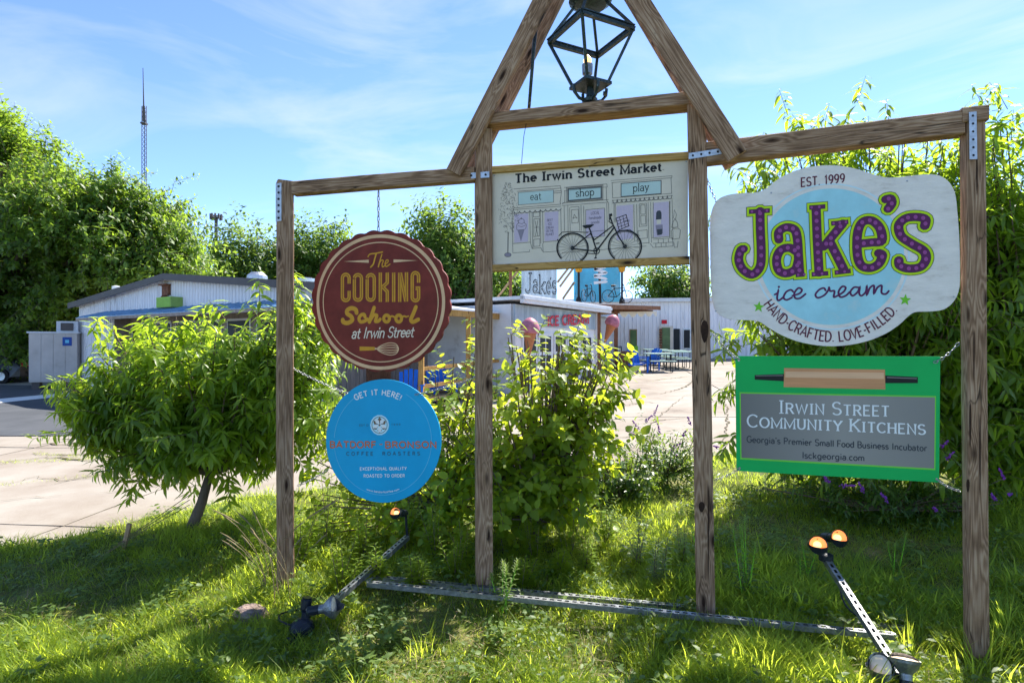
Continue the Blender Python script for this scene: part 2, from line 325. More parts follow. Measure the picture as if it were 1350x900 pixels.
# stroke font: width, strokes, serif spots (x, y, half width).  '@' tokens are arcs cx,cy,rx,ry,a0,a1
G = {
'A': (.74, ['0.02,0 .37,1 .72,0', '.15,.33 .6,.33'], [(.04, 0, .11), (.7, 0, .13)]),
'B': (.62, ['0.06,0 .06,1 .3,1 @.3,.76,.25,.24,90,-90 .06,.52', '.06,0 .3,0 @.3,.26,.3,.26,-90,90'], [(.04, 0, .07), (.04, 1, .07)]),
'C': (.7, ['@.38,.5,.36,.5,42,318'], [(.65, .8, .0)]),
'D': (.72, ['0.06,0 .06,1 .26,1 @.26,.5,.42,.5,90,-90 .06,0'], []),
'E': (.58, ['0.56,1 .06,1 .06,0 .56,0', '.06,.52 .46,.52'], []),
'F': (.55, ['0.54,1 .06,1 .06,0', '.06,.52 .46,.52'], [(.06, 0, .12)]),
'G': (.74, ['@.38,.5,.36,.5,42,340 .72,.44 .45,.44'], []),
'H': (.72, ['0.08,0 .08,1', '.64,0 .64,1', '.08,.52 .64,.52'], [(.08, 0, .13), (.08, 1, .13), (.64, 0, .13), (.64, 1, .13)]),
'I': (.3, ['0.15,0 .15,1'], [(.15, 0, .15), (.15, 1, .15)]),
'J': (.5, ['0.4,1 .4,.25 @.22,.25,.18,.25,0,-165'], [(.4, 1, .13)]),
'K': (.7, ['0.08,0 .08,1', '.62,1 .1,.44', '.24,.58 .66,0'], [(.08, 0, .13), (.08, 1, .13), (.62, 1, .12), (.64, 0, .12)]),
'L': (.56, ['0.08,1 .08,0 .54,0'], [(.08, 1, .13)]),
'M': (.92, ['0.08,0 .08,1 .46,.12 .84,1 .84,0'], [(.08, 0, .12), (.04, 1, .08), (.84, 0, .13), (.88, 1, .08)]),
'N': (.74, ['0.08,0 .08,1 .66,0 .66,1'], [(.08, 0, .12), (.04, 1, .07), (.66, 1, .12)]),
'O': (.78, ['@.39,.5,.36,.5,90,450'], []),
'P': (.6, ['0.08,0 .08,1 .3,1 @.3,.74,.27,.26,90,-90 .08,.48'], [(.08, 0, .13), (.04, 1, .06)]),
'Q': (.78, ['@.39,.5,.36,.5,90,450', '.45,.25 .74,-.06'], []),
'R': (.66, ['0.08,0 .08,1 .32,1 @.32,.75,.25,.25,90,-90 .08,.5', '.34,.5 .62,0'], [(.08, 0, .13), (.04, 1, .06), (.63, 0, .09)]),
'S': (.6, ['@.3,.75,.25,.25,25,270 @.3,.25,.27,.25,90,-155'], []),
'T': (.66, ['0.33,0 .33,1', '.02,1 .64,1'], [(.33, 0, .14)]),
'U': (.7, ['0.08,1 .08,.3 @.35,.3,.27,.3,180,360 .62,1'], [(.08, 1, .12), (.62, 1, .12)]),
'V': (.7, ['0.03,1 .35,0 .67,1'], [(.04, 1, .12), (.66, 1, .12)]),
'W': (1.0, ['0.03,1 .27,0 .5,.9 .73,0 .97,1'], []),
'Y': (.68, ['0.03,1 .34,.48 .34,0', '.65,1 .34,.48'], [(.34, 0, .13), (.04, 1, .11), (.64, 1, .11)]),
'1': (.36, ['0.04,.8 .2,1 .2,0'], [(.2, 0, .14)]),
'9': (.6, ['@.29,.7,.25,.3,0,360', '.54,.7 @.14,.66,.4,.66,0,-80'], []),
'a': (.54, ['@.25,.42,.2,.22,160,0 .45,0', '@.24,.18,.21,.18,90,450'], [(.5, 0, .06)]),
'b': (.58, ['0.08,1 .08,0', '@.31,.31,.23,.31,-180,180'], [(.03, 1, .06)]),
'c': (.5, ['@.28,.31,.24,.31,48,312'], []),
'd': (.58, ['0.49,1 .49,0', '@.27,.31,.23,.31,0,360'], [(.45, 1, .06), (.53, 0, .06)]),
'e': (.54, ['0.04,.33 .5,.33 @.27,.31,.23,.31,5,318'], []),
'f': (.36, ['@.29,.82,.15,.17,75,180 .14,0', '.0,.6 .32,.6'], [(.14, 0, .11)]),
'g': (.58, ['@.27,.31,.23,.31,0,360', '.49,.62 .49,-.06 @.27,-.06,.22,.2,0,-160'], []),
'h': (.6, ['0.08,1 .08,0', '.08,.3 @.29,.4,.21,.22,165,0 .5,0'], [(.08, 0, .11), (.03, 1, .06), (.5, 0, .11)]),
'i': (.22, ['0.11,.62 .11,0', '.11,.83 .11,.95'], [(.11, 0, .11), (.07, .62, .06)]),
'k': (.56, ['0.08,1 .08,0', '.46,.6 .1,.24', '.2,.34 .5,0'], [(.08, 0, .11), (.03, 1, .06), (.46, .6, .1), (.49, 0, .1)]),
'l': (.2, ['0.1,1 .1,0'], [(.1, 0, .1), (.06, 1, .06)]),
'm': (.88, ['0.08,.62 .08,0', '.08,.3 @.26,.4,.18,.22,165,0 .44,0', '.44,.3 @.62,.4,.18,.22,165,0 .8,0'], [(.08, 0, .1), (.04, .62, .06), (.44, 0, .09), (.8, 0, .1)]),
'n': (.6, ['0.08,.62 .08,0', '.08,.3 @.29,.4,.21,.22,165,0 .5,0'], [(.08, 0, .11), (.04, .62, .06), (.5, 0, .11)]),
'o': (.56, ['@.28,.31,.24,.31,90,450'], []),
'p': (.58, ['0.08,.62 .08,-.3', '@.31,.31,.23,.31,-180,180'], [(.08, -.3, .11), (.04, .62, .06)]),
'r': (.42, ['0.1,.62 .1,0', '.1,.3 @.3,.38,.2,.24,170,50'], [(.1, 0, .12), (.05, .62, .06)]),
's': (.46, ['@.23,.46,.17,.155,20,270 @.23,.155,.19,.155,90,-160'], []),
't': (.38, ['0.16,.86 .16,.16 @.3,.16,.14,.16,180,300', '.0,.6 .34,.6'], []),
'u': (.6, ['0.08,.62 .08,.22 @.28,.22,.2,.22,180,350', '.49,.62 .49,0'], [(.04, .62, .06), (.45, .62, .06), (.54, 0, .06)]),
'v': (.52, ['0.03,.62 .26,0 .49,.62'], [(.05, .62, .1), (.47, .62, .1)]),
'w': (.8, ['0.03,.62 .22,0 .4,.58 .58,0 .77,.62'], [(.05, .62, .1), (.4, .62, .09), (.75, .62, .09)]),
'y': (.54, ['0.04,.62 .28,.02', '.5,.62 .24,-.1 @.12,-.1,.12,.16,0,-120'], [(.06, .62, .1), (.48, .62, .1)]),
'.': (.2, ['0.1,0 .1,.09'], []), ',': (.2, ['0.12,.08 .06,-.14'], []), "'": (.18, ['0.1,1 .08,.76'], []),
'-': (.36, ['0.05,.42 .31,.42'], []), '!': (.24, ['0.12,1 .12,.3', '.12,0 .12,.1'], []), '+': (.4, ['0.06,.5 .34,.5', '.2,.36 .2,.64'], []), ' ': (.32, [], [])}
def stroke_pts(st):
    o = []
    for tk in st.split():
        if tk[0] == '@':
            o += arc(*[float(q) for q in tk[1:].split(',')])
        else:
            o.append(tuple(float(q) for q in tk.split(',')))
    return o
def layout(txt, track=.08, smallcaps=0):
    x = 0; res = []
    for i, ch in enumerate(txt):
        sc = smallcaps if smallcaps and i > 0 and txt[i-1] != ' ' else 1
        res.append((ch, x, sc)); x += G[ch][0]*sc+track
    return res, x-track
def text(s, txt, p0, p1, h, wd, col, z=.0012, serif=0, slant=0, track=.08, contrast=0, smallcaps=0, cap=False, rise=0, tall=1, each=False, sw=1):
    lay, tot = layout(txt, track, smallcaps); ux, uy = (p1[0]-p0[0])/tot, (p1[1]-p0[1])/tot
    wf = (lambda t, q: 1-contrast*(1-abs(t.y))) if contrast else None
    for ch, x0, sc in lay:
        _, st, sf = G[ch]
        if each and st: s.nt()
        mp = lambda gx, gy: (p0[0]+(x0+gx*sc+gy*slant*h/abs(ux)*sc)*ux, p0[1]+(x0+gx*sc)*uy-gy*sc*h)
        for q in st: s.line([mp(*a) for a in stroke_pts(q)], wd, col, z, wf=wf, cap=cap)
        if serif:
            for (gx, gy, hwid) in sf:
                if hwid: s.line([mp(gx-hwid*sw, gy), mp(gx+hwid*sw, gy)], serif, col, z)
    if each: s.tag = 0
def text_arc(s, txt, c, rx, ry, a0, a1, h, wd, col, z=.0012, inward=False, track=.1, serif=0):   # angles in degrees, 90 = top
    lay, tot = layout(txt, track)
    rad = (rx+ry)/2; arcl = abs(R(a1-a0))*rad; ux = arcl/tot
    for ch, x0, sc in lay:
        wch = G[ch][0]; a = R(a0+(a1-a0)*(x0+wch/2)/tot)
        bx, by = c[0]+rx*math.cos(a), c[1]-ry*math.sin(a)
        if inward: tx, ty, upx, upy = -math.sin(a), -math.cos(a), -math.cos(a), math.sin(a)
        else: tx, ty, upx, upy = math.sin(a), math.cos(a), math.cos(a), -math.sin(a)
        for q in G[ch][1]:
            s.line([(bx+tx*(gx-wch/2)*ux+upx*gy*h, by+ty*(gx-wch/2)*ux+upy*gy*h) for gx, gy in stroke_pts(q)], wd, col, z)
def glyph(s, ch, x0, y0, x1, y1, wd, col, z, serif=0, cap=True, rot=0, extra=0):     # one letter fitted in a box, y0 top, y1 base
    wch, st, sf = G[ch]; top = 1 if (ch.isupper() or ch in 'kldbhft') else .62
    cx, cy = (x0+x1)/2, (y0+y1)/2; ca, sa = math.cos(R(rot)), math.sin(R(rot))
    def mp(gx, gy):
        x = x0+(x1-x0)*gx/wch-cx; y = y1-(y1-y0)*gy/top-cy
        return (cx+x*ca-y*sa, cy+x*sa+y*ca)
    out = []
    for q in st:
        pts = [mp(*a) for a in stroke_pts(q)]; s.line(pts, wd, col, z, cap=cap); out.append(pts)
    if serif:
        for gx, gy, hw in sf:
            if hw:
                e = hw+extra/(x1-x0)*wch; pts = [mp(gx-e, gy), mp(gx+e, gy)]; s.line(pts, serif, col, z); out.append([mp(gx-hw*.7, gy), mp(gx+hw*.7, gy)])
    return out
def chain(a, b, name, mat, parent, sag=0, link=.028, r=.0022):
    a = Vector(a); b = Vector(b); n = max(2, int((b-a).length/(link*.78))); mb = MB(); prev = None
    pts = [a.lerp(b, i/n)-Vector((0, 0, sag*4*(i/n)*(1-i/n))) for i in range(n+1)]
    for i in range(n):
        p, q = pts[i], pts[i+1]; d = (q-p).normalized(); u = d.orthogonal().normalized(); v = d.cross(u)
        if i % 2: u, v = v, u
        c = (p+q)/2; hl = (q-p).length*.62; ring = []
        for j in range(9):
            t = j*2*math.pi/8; ring.append(c+d*hl*math.cos(t)+u*.008*math.sin(t))
        mb.tube(ring, r, 5, cap=False)
    return mb.build(name, mat, parent, smooth=True)
# ---------------- ground ----------------
EDGE = [(-40, 2.5), (-12, 3.6), (-4.95, 5.45), (-3.0, 7.1), (-1.2, 7.9), (.6, 8.0), (3.3, 8.7), (7.5, 9.3), (12, 9.2), (14.5, 7), (16, 2), (16, -6)]
EX = np.array([p[0] for p in EDGE[:9]]); EY = np.array([p[1] for p in EDGE[:9]])
def edge_y(x): return np.interp(x, EX, EY)+.10*np.sin(x*3.1)+.06*np.sin(x*7.7+1)
def lawnz(x, y):
    e = edge_y(x)-y
    base = -.16+.0229*np.clip(x, -30, 30)+.0316*np.clip(y, 0, 34)
    t = np.clip(e/1.2, 0, 1); t = t*t*(3-2*t)
    z = base+.015+.035*t
    bump = .03*np.sin(x*2.1+.7*y)*np.sin(y*1.7-.5*x)+.012*np.sin(x*6.3+y*4.1)
    z = z+bump*t
    return np.where(e < 0, base+.01-np.minimum(.5, -e*.8), z)
def lz(x, y): return float(lawnz(np.array(x, float), np.array(y, float)))
def gridmesh(name, xs, ys, fn, mat, **kw):
    X, Y = np.meshgrid(xs, ys); Z = fn(X, Y); nx, ny = len(xs), len(ys)
    co = np.stack([X, Y, Z], -1).reshape(-1, 3)
    i = np.arange((nx-1)*(ny-1)); r = i//(nx-1); c = i % (nx-1); a = r*nx+c
    quads = np.stack([a, a+1, a+nx+1, a+nx], 1)
    me = bpy.data.meshes.new(name); me.from_pydata(co.tolist(), [], quads.tolist()); me.materials.append(mat); me.shade_smooth()
    o = bpy.data.objects.new(name, me); COL.objects.link(o); return props(o, **kw)
M['soil'] = ground_mat('lawn_soil', [(.25, (.035, .05, .012)), (.5, (.08, .10, .022)), (.64, (.14, .13, .045)), (.8, (.32, .25, .14))], 2.6, .6, 45)
M['far_ground'] = ground_mat('dry_ground', [(.3, (.07, .09, .03)), (.6, (.12, .13, .06)), (.8, (.2, .18, .11))], .3, .3, 6)
M['concrete'] = ground_mat('concrete', [(.2, (.13, .105, .085)), (.42, (.24, .205, .17)), (.6, (.285, .255, .22)), (.8, (.34, .31, .27))], .9, .25, 55, .006)
M['joint'] = ground_mat('joint_dirt', [(.3, (.06, .07, .03)), (.6, (.12, .09, .055)), (.8, (.2, .15, .1))], 3, .4, 60)
M['shade_tone'] = ground_mat('shade_tone', [(.25, (.05, .055, .062)), (.5, (.07, .075, .085)), (.8, (.095, .10, .11))], .9, .3, 150, .006)  # blue-grey that carries the painted shade on the lot
M['palestrip'] = paint('pale_strip_tone', (.7, .7, .68), .7, .12, 20)
gx = np.concatenate([np.linspace(-1500, -60, 10), np.linspace(-50, 50, 41), np.linspace(60, 1500, 10)])
gy = np.concatenate([np.linspace(-300, -20, 5), np.linspace(-10, 60, 36), np.linspace(80, 1800, 14)])
gridmesh('ground', gx, gy, lambda X, Y: -.42+.0229*np.clip(X, -30, 30)+.0316*np.clip(Y, 0, 34), M['far_ground'], kind='structure')
gridmesh('lawn', np.arange(-14, 14.01, .14), np.arange(-2, 10.2, .14), lawnz, M['soil'], kind='structure')
# concrete lot: dirt bed with slabs set in it, each slab a piece
lot = gridmesh('parking_lot', np.linspace(-34, 26, 25), np.linspace(3, 34, 20), lambda X, Y: -.16-.03+.0229*np.clip(X, -30, 30)+.0316*np.clip(Y, 0, 34), M['joint'], kind='structure')
ang = R(-9)
def slab_proto():
    pass
ca, sa = math.cos(ang), math.sin(ang)
SW, SH = 4.6, 3.7; k = 0
for i in range(-9, 9):
    for j in range(0, 10):
        cx, cy = i*SW+1.2, 3.4+j*SH; off = random.uniform(-.012, .012)
        wx, wy = cx*ca-cy*sa, cx*sa+cy*ca
        if wx < -33 or wx > 25 or wy > 33.5 or wy < float(edge_y(wx))-4.5: continue
        hx, hy = SW/2-.018, SH/2-.018; mb = MB(); top = []; n = 7
        ring = [(-hx, -hy+2*hy*0/n)]
        ring = [(-hx+2*hx*q/n, -hy) for q in range(n)]+[(hx, -hy+2*hy*q/n) for q in range(n)]+[(hx-2*hx*q/n, hy) for q in range(n)]+[(-hx, hy-2*hy*q/n) for q in range(n)]
        ring = [(x+random.uniform(-.012, .012), y+random.uniform(-.012, .012)) for x, y in ring]
        pts = [((cx+x)*ca-(cy+y)*sa, (cx+x)*sa+(cy+y)*ca) for x, y in ring]
        tz = random.uniform(-.004, .004)
        t = [Vector((x, y, lotz(x, y)+tz)) for x, y in pts]; b = [v-Vector((0, 0, .1)) for v in t]; m_ = len(t)
        mb.add(t+b, [tuple(range(m_))]+[(q, q+m_, (q+1) % m_+m_, (q+1) % m_) for q in range(m_)])
        mb.build('concrete_slab', M['concrete'], lot)
def crack(pts, w, mat=M['joint'], z=.012):
    mb = MB(); P = []
    for (a, b) in zip(pts[:-1], pts[1:]):
        a = Vector(a); b = Vector(b); n = max(2, int((b-a).length/.12))
        P += [a.lerp(b, i/n)+Vector((random.uniform(-.05, .05), random.uniform(-.05, .05))) for i in range(n)]
    vs = []
    for i, p in enumerate(P):
        d = (P[min(i+1, len(P)-1)]-P[max(i-1, 0)]).normalized(); nn = Vector((-d.y, d.x))*w*random.uniform(.25, 1.1)*(.2+.8*math.sin(math.pi*i/(len(P)-1)))
        for q in (p+nn, p-nn): vs.append((q.x, q.y, lotz(q.x, q.y)+z))
    mb.add(vs, [(2*i, 2*i+1, 2*i+3, 2*i+2) for i in range(len(P)-1)])
    return mb
def gpt(px, py):            # point of the lot plane seen at a pixel
    kx, kz = (px-CX)/F, (py-HY)/F; d = 2.01/(kz+.0229*kx+.0316); return (kx*d, d)
cm = MB()
for pts, wd in [([gpt(0, 610), gpt(60, 603), gpt(110, 608), gpt(170, 603)], .035), ([gpt(45, 598), gpt(85, 600), gpt(130, 597), gpt(190, 607)], .03), ([gpt(0, 660), gpt(60, 655), gpt(100, 650)], .012),
                ([gpt(115, 652), gpt(180, 645), gpt(230, 636)], .018), ([gpt(60, 640), gpt(100, 632), gpt(140, 630)], .012), ([gpt(840, 560), gpt(880, 553), gpt(920, 550)], .02), ([gpt(850, 503), gpt(910, 496)], .03), ([gpt(870, 520), gpt(905, 510), gpt(915, 500)], .03),
                ([gpt(20, 590), gpt(60, 585), gpt(120, 588)], .03), ([gpt(0, 640), gpt(50, 628), gpt(90, 634), gpt(150, 622), gpt(220, 618)], .012), ([gpt(230, 660), gpt(260, 640), gpt(300, 632)], .014), ([gpt(330, 600), gpt(340, 620), gpt(335, 640)], .014), ([gpt(600, 590), gpt(660, 560), gpt(690, 520)], .014), ([gpt(800, 540), gpt(850, 530), gpt(900, 534)], .016), ([gpt(950, 600), gpt(960, 560), gpt(955, 520)], .02), ([gpt(830, 600), gpt(850, 565), gpt(905, 520)], .012), ([gpt(440, 690), gpt(520, 640), gpt(620, 630)], .02), ([gpt(780, 580), gpt(840, 575), gpt(900, 590)], .015)]:
    c = crack(pts, wd); cm.add(c.v, c.f)
cm.build('lot_cracks', M['joint'], lot, kind='stuff')
# dark sheet over the slabs; shade before the metal building painted as its colour
def sheet(name, poly, z, mat, parent=None, **kw):
    P = [Vector((x, y, 0)) for x, y in poly]; Q = []
    for a, b in zip(P, P[1:]+P[:1]):
        n = max(1, int((b-a).length/.8)); Q += [a.lerp(b, i/n)+Vector((random.uniform(-.03, .03), random.uniform(-.03, .03), 0)) for i in range(n)]
    tr = tessellate_polygon([Q]); mb = MB(); m_ = len(Q)
    mb.add([(q.x, q.y, lotz(q.x, q.y)+z) for q in Q]+[(q.x, q.y, lotz(q.x, q.y)-.05) for q in Q], [tuple(t) for t in tr]+[(i, i+m_, (i+1) % m_+m_, (i+1) % m_) for i in range(m_)])
    return mb.build(name, mat, parent, **kw)
sheet('painted_shade_sheet', [(-29, 16), (-16, 12.6), (-10.4, 11.7), (-7.9, 11.5), (-3.4, 10.7), (-1.9, 12.6), (-5.0, 15.6), (-17.6, 23.2), (-29, 27)], .022, M['shade_tone'], kind='structure')
sheet('pale_strip', [gpt(-60, 538), gpt(-60, 532), gpt(95, 518), gpt(95, 522)], .030, M['palestrip'], kind='structure')  # pale strip laid on top of the dark sheet

# ---------------- the wooden sign frame ----------------
A1, A2, A3, A4 = (-1.756, 4.39), (-.21, 4.2), (1.25, 3.75), (2.68, 3.3)
def un(a, b): d = Vector((b[0]-a[0], b[1]-a[1], 0)).normalized(); return d, Vector((d.y, -d.x, 0))
d12, n12 = un(A1, A2); d23, n23 = un(A2, A3); d34, n34 = un(A3, A4)
fr = thing('sign_frame', 'tall weathered timber sign frame with four posts and an A-shaped peak standing on the lawn', 'sign frame', (0.4, 4.0, 0))
def post(px0, py0, px1, py1, plan, w, side, zb=-.25):
    d = plan[1]; a = W(px1, py1, d); b = W(px0, py0, d); u = (b-a)/(b.z-a.z); a = a+u*(zb-a.z)
    return beam('post', a, b, w, w, M['post'], fr, side)
post(375.5, 240, 376, 768, A1, .115, Vector((.55, -1, 0)).normalized())
post(637, 173, 638, 785, A2, .12, Vector((.16, -1, 0)).normalized())
post(918, 140, 930.5, 812, A3, .118, n23)
post(1281.5, 147.5, 1287, 852, A4, .094, n34)
def topbeam(pa, pb, w, d, A, B, ofa=0, nm='crossbeam', mat='post', par=None):
    dd, nn = un(A, B); Ax = (A[0]+nn.x*ofa, A[1]+nn.y*ofa); Bx = (B[0]+nn.x*ofa, B[1]+nn.y*ofa)
    a = hit(pa[0], pa[1], Ax, Bx); b = hit(pb[0], pb[1], Ax, Bx)
    return beam(nm, a, b, w, d, M[mat], par or fr, nn)
topbeam((388, 249.5), (627, 230.5), .10, .085, A1, A2, .01)
topbeam((931, 204), (1267, 164), .135, .10, A3, A4, .015)
topbeam((1264, 155.5), (1298.5, 152), .085, .10, A3, A4, .018)          # end of the beam over the last post
def rafter(p0, p1, w, d, off, A, B, mat='post'):
    dd, nn = un(A, B); return topbeam(p0, p1, w, d, A, B, off, 'rafter', mat)
# front pair
def rafter2(foot, ext, off, w, d, pxw=None):
    nn = n23; A = (A2[0]+nn.x*off, A2[1]+nn.y*off); B = (A3[0]+nn.x*off, A3[1]+nn.y*off)
    return beam('rafter', hit(*foot, A, B), hit(*ext, A, B), w, d, M['post'], fr, nn)
rafter2((599, 228), (786, -139), .105, .118, .045)
rafter2((972, 206), (753, -139), .105, .122, .045)
# rear pair: same timbers set behind
def back(foot, top, off0, off1):
    nn = n23
    def P(p):
        A = (A2[0]+nn.x*off0, A2[1]+nn.y*off0); B = (A3[0]+nn.x*off0, A3[1]+nn.y*off0); return hit(*p, A, B)+nn*(off1-off0)
    return beam('rafter', P(foot), P(top), .11, .045, M['post'], fr, nn)
back((601, 222), (780, -139), .105, -.12); back((970, 204), (765, -139), .105, -.12)
topbeam((640, 162), (911, 134.5), .085, .15, A2, A3, .0, 'collar_beam')
# ridge block and short cleats
topbeam((772, -150), (774, -128), .10, .30, A2, A3, 0, 'ridge_block')
def strap(pts, wd, A, B, off, holes=4):
    s = Surf(A, B, 0, 0, 1, off); b = MB(); loc = [s.m(*p) for p in pts]
    o = s.board([(x, y) for x, y in pts], .003, 'strap', M['galv'], fr)
    (x0, y0), (x1, y1) = pts[0], pts[2]
    cx0, cy0 = (pts[0][0]+pts[3][0])/2, (pts[0][1]+pts[3][1])/2; cx1, cy1 = (pts[1][0]+pts[2][0])/2, (pts[1][1]+pts[2][1])/2
    for i in range(holes):
        t = (i+.5)/holes; s.nt(); s.dot(cx0+(cx1-cx0)*t, cy0+(cy1-cy0)*t, 1.6, 'black', .0015)
    s.flush(o, {'black': 'screw'})
strap([(363.5, 242), (363.5, 292), (371, 291), (371, 241)], 0, A1, (A1[0]+1, A1[1]+.5), .078, 6)
strap([(1277.5, 148), (1278.5, 210), (1288.5, 210), (1287.5, 147)], 0, A3, A4, .0745, 6)
strap([(607, 229), (645, 226), (645, 234), (607, 236)], 0, A2, A3, .066, 4)
strap([(908, 202), (952, 195.5), (952, 203), (908, 210)], 0, A3, A4, .072, 4)
def flaw(A_, B_, off, lst):
    q = Surf(A_, B_, 0, 0, 1, off)
    for x, y, rx, ry in lst:
        q.nt(); n_ = 12; q.poly([(x+rx*math.cos(i*math.pi/6)*(1-.25*math.sin(i*math.pi/6)), y+ry*math.sin(i*math.pi/6)) for i in range(n_)], 'blackp', .001)
    for key in list(q.L): q.L[key].build('split', M['knotwood'], fr)
M['knotwood'] = paint('dark_knot_wood', (.035, .018, .012), .9, .4, 30)
flaw((A3[0], A3[1]), (A3[0]+d23.x, A3[1]+d23.y), .0605, [(929, 437, 5, 15), (925, 668, 4, 7), (934, 700, .9, 60), (921, 300, .8, 45)])
flaw((A4[0], A4[1]), (A4[0]+d34.x, A4[1]+d34.y), .049, [(1288, 232, 1.1, 26), (1279, 560, 1.3, 30), (1292, 600, 1.0, 55), (1284, 470, .9, 34), (1276, 640, 2.2, 9)])
# ---------------- market sign (middle bay) ----------------
mk = thing('market_sign', 'wide ivory sign with a bicycle and shopfront drawing between the two middle posts', 'sign', W(778, 340, 4.0))
s = Surf(A2, A3, 630, 200, 4.5, .0)
topbeam((646, 225), (908, 206), .047, .05, A2, A3, .0, 'rail', 'rail', mk)
topbeam((646, 354), (909, 343), .05, .05, A2, A3, .0, 'rail', 'rail', mk)
s.board([(84, 128), (1247, 44), (1247, 624), (84, 672)], .012, 'board', M['mboard'], mk)
K = 'blackp'; I = 'inkline'
text(s, 'The Irwin Street Market', (222, 184), (1090, 113), 48, 12.5, K, .002, serif=7, sw=1.2, track=.15, contrast=.3, each=True)
s.line([(1095, 108), (1105, 107)], 2, K, .002)
def Q(x0, y0, x1, y1, x2, y2, x3, y3): return [(x0, y0), (x1, y1), (x2, y2), (x3, y3)]
s.nt(); s.poly(Q(240, 243, 449, 228, 449, 300, 240, 316), 'mint', .001); s.tag = 0
s.nt(); s.poly(Q(536, 222, 733, 207, 733, 276, 536, 292), 'mint', .001); s.tag = 0
s.nt(); s.poly(Q(852, 190, 1086, 172, 1086, 248, 852, 266), 'mint', .001); s.tag = 0
s.nt(); s.poly(Q(216, 372, 300, 366, 298, 533, 216, 541), 'lilac', .001); s.tag = 0
s.nt(); s.poly(Q(396, 360, 478, 353, 478, 524, 396, 531), 'lilac', .001); s.tag = 0
s.nt(); s.poly(Q(642, 348, 750, 338, 750, 500, 642, 514), 'lilac', .001); s.tag = 0
s.nt(); s.poly(Q(822, 322, 920, 314, 920, 515, 822, 527), 'lilac', .001); s.tag = 0
s.nt(); s.poly(Q(1043, 304, 1132, 296, 1134, 500, 1043, 508), 'lilac', .001); s.tag = 0
def box(q, w=2.4, c=I): s.line(q, w, c, .0016, closed=True)
box(Q(536, 222, 733, 207, 733, 276, 536, 292), 9, I); box(Q(526, 214, 742, 198, 742, 284, 526, 300), 2.5)
box(Q(850, 190, 1087, 171, 1087, 249, 850, 267), 4.5); box(Q(240, 243, 449, 228, 449, 300, 240, 316), 2.2)
for q in ([(212, 222), (490, 203), (496, 240), (488, 300), (492, 312), (210, 335)], [(232, 236), (492, 217)], [(450, 236), (496, 232)], [(450, 247), (496, 243)], [(210, 345), (495, 324)],
          [(512, 213), (765, 192), (768, 210), (512, 232)], [(516, 232), (516, 300), (500, 312)], [(762, 210), (764, 290), (772, 302)], [(500, 305), (775, 285)], [(500, 320), (775, 300)], [(512, 322), (514, 470)], [(534, 320), (536, 500)], [(612, 316), (614, 470)], [(628, 322), (630, 500)], [(765, 305), (768, 480)], [(776, 302), (778, 400)],
          [(790, 172), (1152, 144), (1150, 156), (793, 185)], [(797, 185), (800, 275)], [(1146, 156), (1150, 250)], [(796, 290), (1155, 262)], [(796, 306), (1155, 278)], [(800, 275), (1150, 248)], [(808, 308), (808, 420)], [(815, 308), (815, 420)], [(925, 312), (930, 530)], [(942, 312), (946, 540)], [(1010, 300), (1015, 545)], [(1025, 300), (1030, 540)], [(1152, 285), (1158, 520)], [(1140, 290), (1140, 510)],
          [(204, 350), (208, 600), (306, 594), (306, 580)], [(308, 360), (312, 540)], [(322, 360), (326, 575)], [(370, 352), (374, 545)], [(384, 352), (388, 545)], [(492, 345), (495, 500)], [(385, 545), (388, 596), (480, 590)], [(208, 545), (312, 537), (322, 575), (374, 570), (384, 590)], [(386, 536), (480, 528)],
          [(548, 330), (600, 326), (604, 470)], [(545, 332), (548, 472)], [(556, 345), (596, 342), (596, 420), (558, 424), (556, 345)], [(562, 392), (590, 390)], [(566, 400), (572, 372), (588, 396)], [(610, 480), (770, 465)], [(640, 345), (752, 335), (752, 500), (640, 512), (640, 345)],
          [(330, 362), (366, 358), (366, 385), (330, 388), (330, 362)], [(332, 400), (366, 397), (366, 500), (332, 504), (332, 400)], [(332, 520), (368, 517), (368, 560), (332, 563), (332, 520)], [(340, 410), (356, 500)], [(356, 408), (342, 500)], [(336, 450), (362, 448)],
          [(958, 310), (1000, 306), (1003, 440), (958, 445), (958, 310)], [(966, 318), (992, 316), (994, 370), (967, 372), (966, 318)], [(966, 380), (994, 378), (996, 430), (968, 432), (966, 380)], [(950, 470), (1004, 464), (1006, 512), (952, 518), (950, 470)], [(950, 545), (1018, 540)],
          [(1040, 520), (1155, 512), (1158, 560), (1040, 568), (1022, 545)], [(1040, 544), (1157, 537)], [(1070, 520), (1071, 543)], [(1100, 518), (1101, 541)], [(1130, 515), (1131, 539)], [(1056, 545), (1056, 566)], [(1088, 542), (1088, 564)], [(1116, 540), (1116, 562)], [(1032, 512), (1140, 504)], [(1040, 300), (1040, 510)], [(1136, 294), (1138, 504)],
          [(1148, 468), (1152, 520), (1196, 514), (1202, 464), (1188, 454), (1160, 456), (1148, 468)], [(1162, 534), (1166, 568), (1184, 566), (1188, 530)], [(1150, 450), (1154, 425), (1168, 398), (1184, 420), (1186, 445), (1168, 450), (1150, 450)], [(1160, 395), (1166, 345), (1178, 372), (1172, 400)],
          [(500, 600), (1000, 560)], [(780, 580), (800, 575)]):
    s.line(q, 2.3, I, .0016)
for i in range(9):   # scalloped awnings
    x = 216+i*31; y = 362-i*2.3; s.line(arc(x+15, y-6, 15.5, 9, 180, 0, 6)[::1] if 0 else [(x, y-6), (x+4, y+3), (x+15, y+6), (x+27, y+1), (x+31, y-8)], 4, I, .0018)
for i in range(13):
    x = 800+i*27; y = 300-i*2.1; s.line([(x, y-14), (x+3, y+2), (x+13, y+6), (x+24, y), (x+27, y-16)], 3.2, I, .0018)
text(s, 'eat', (312, 288), (376, 284), 44, 3.4, K, .0022, serif=2.6, track=.1)
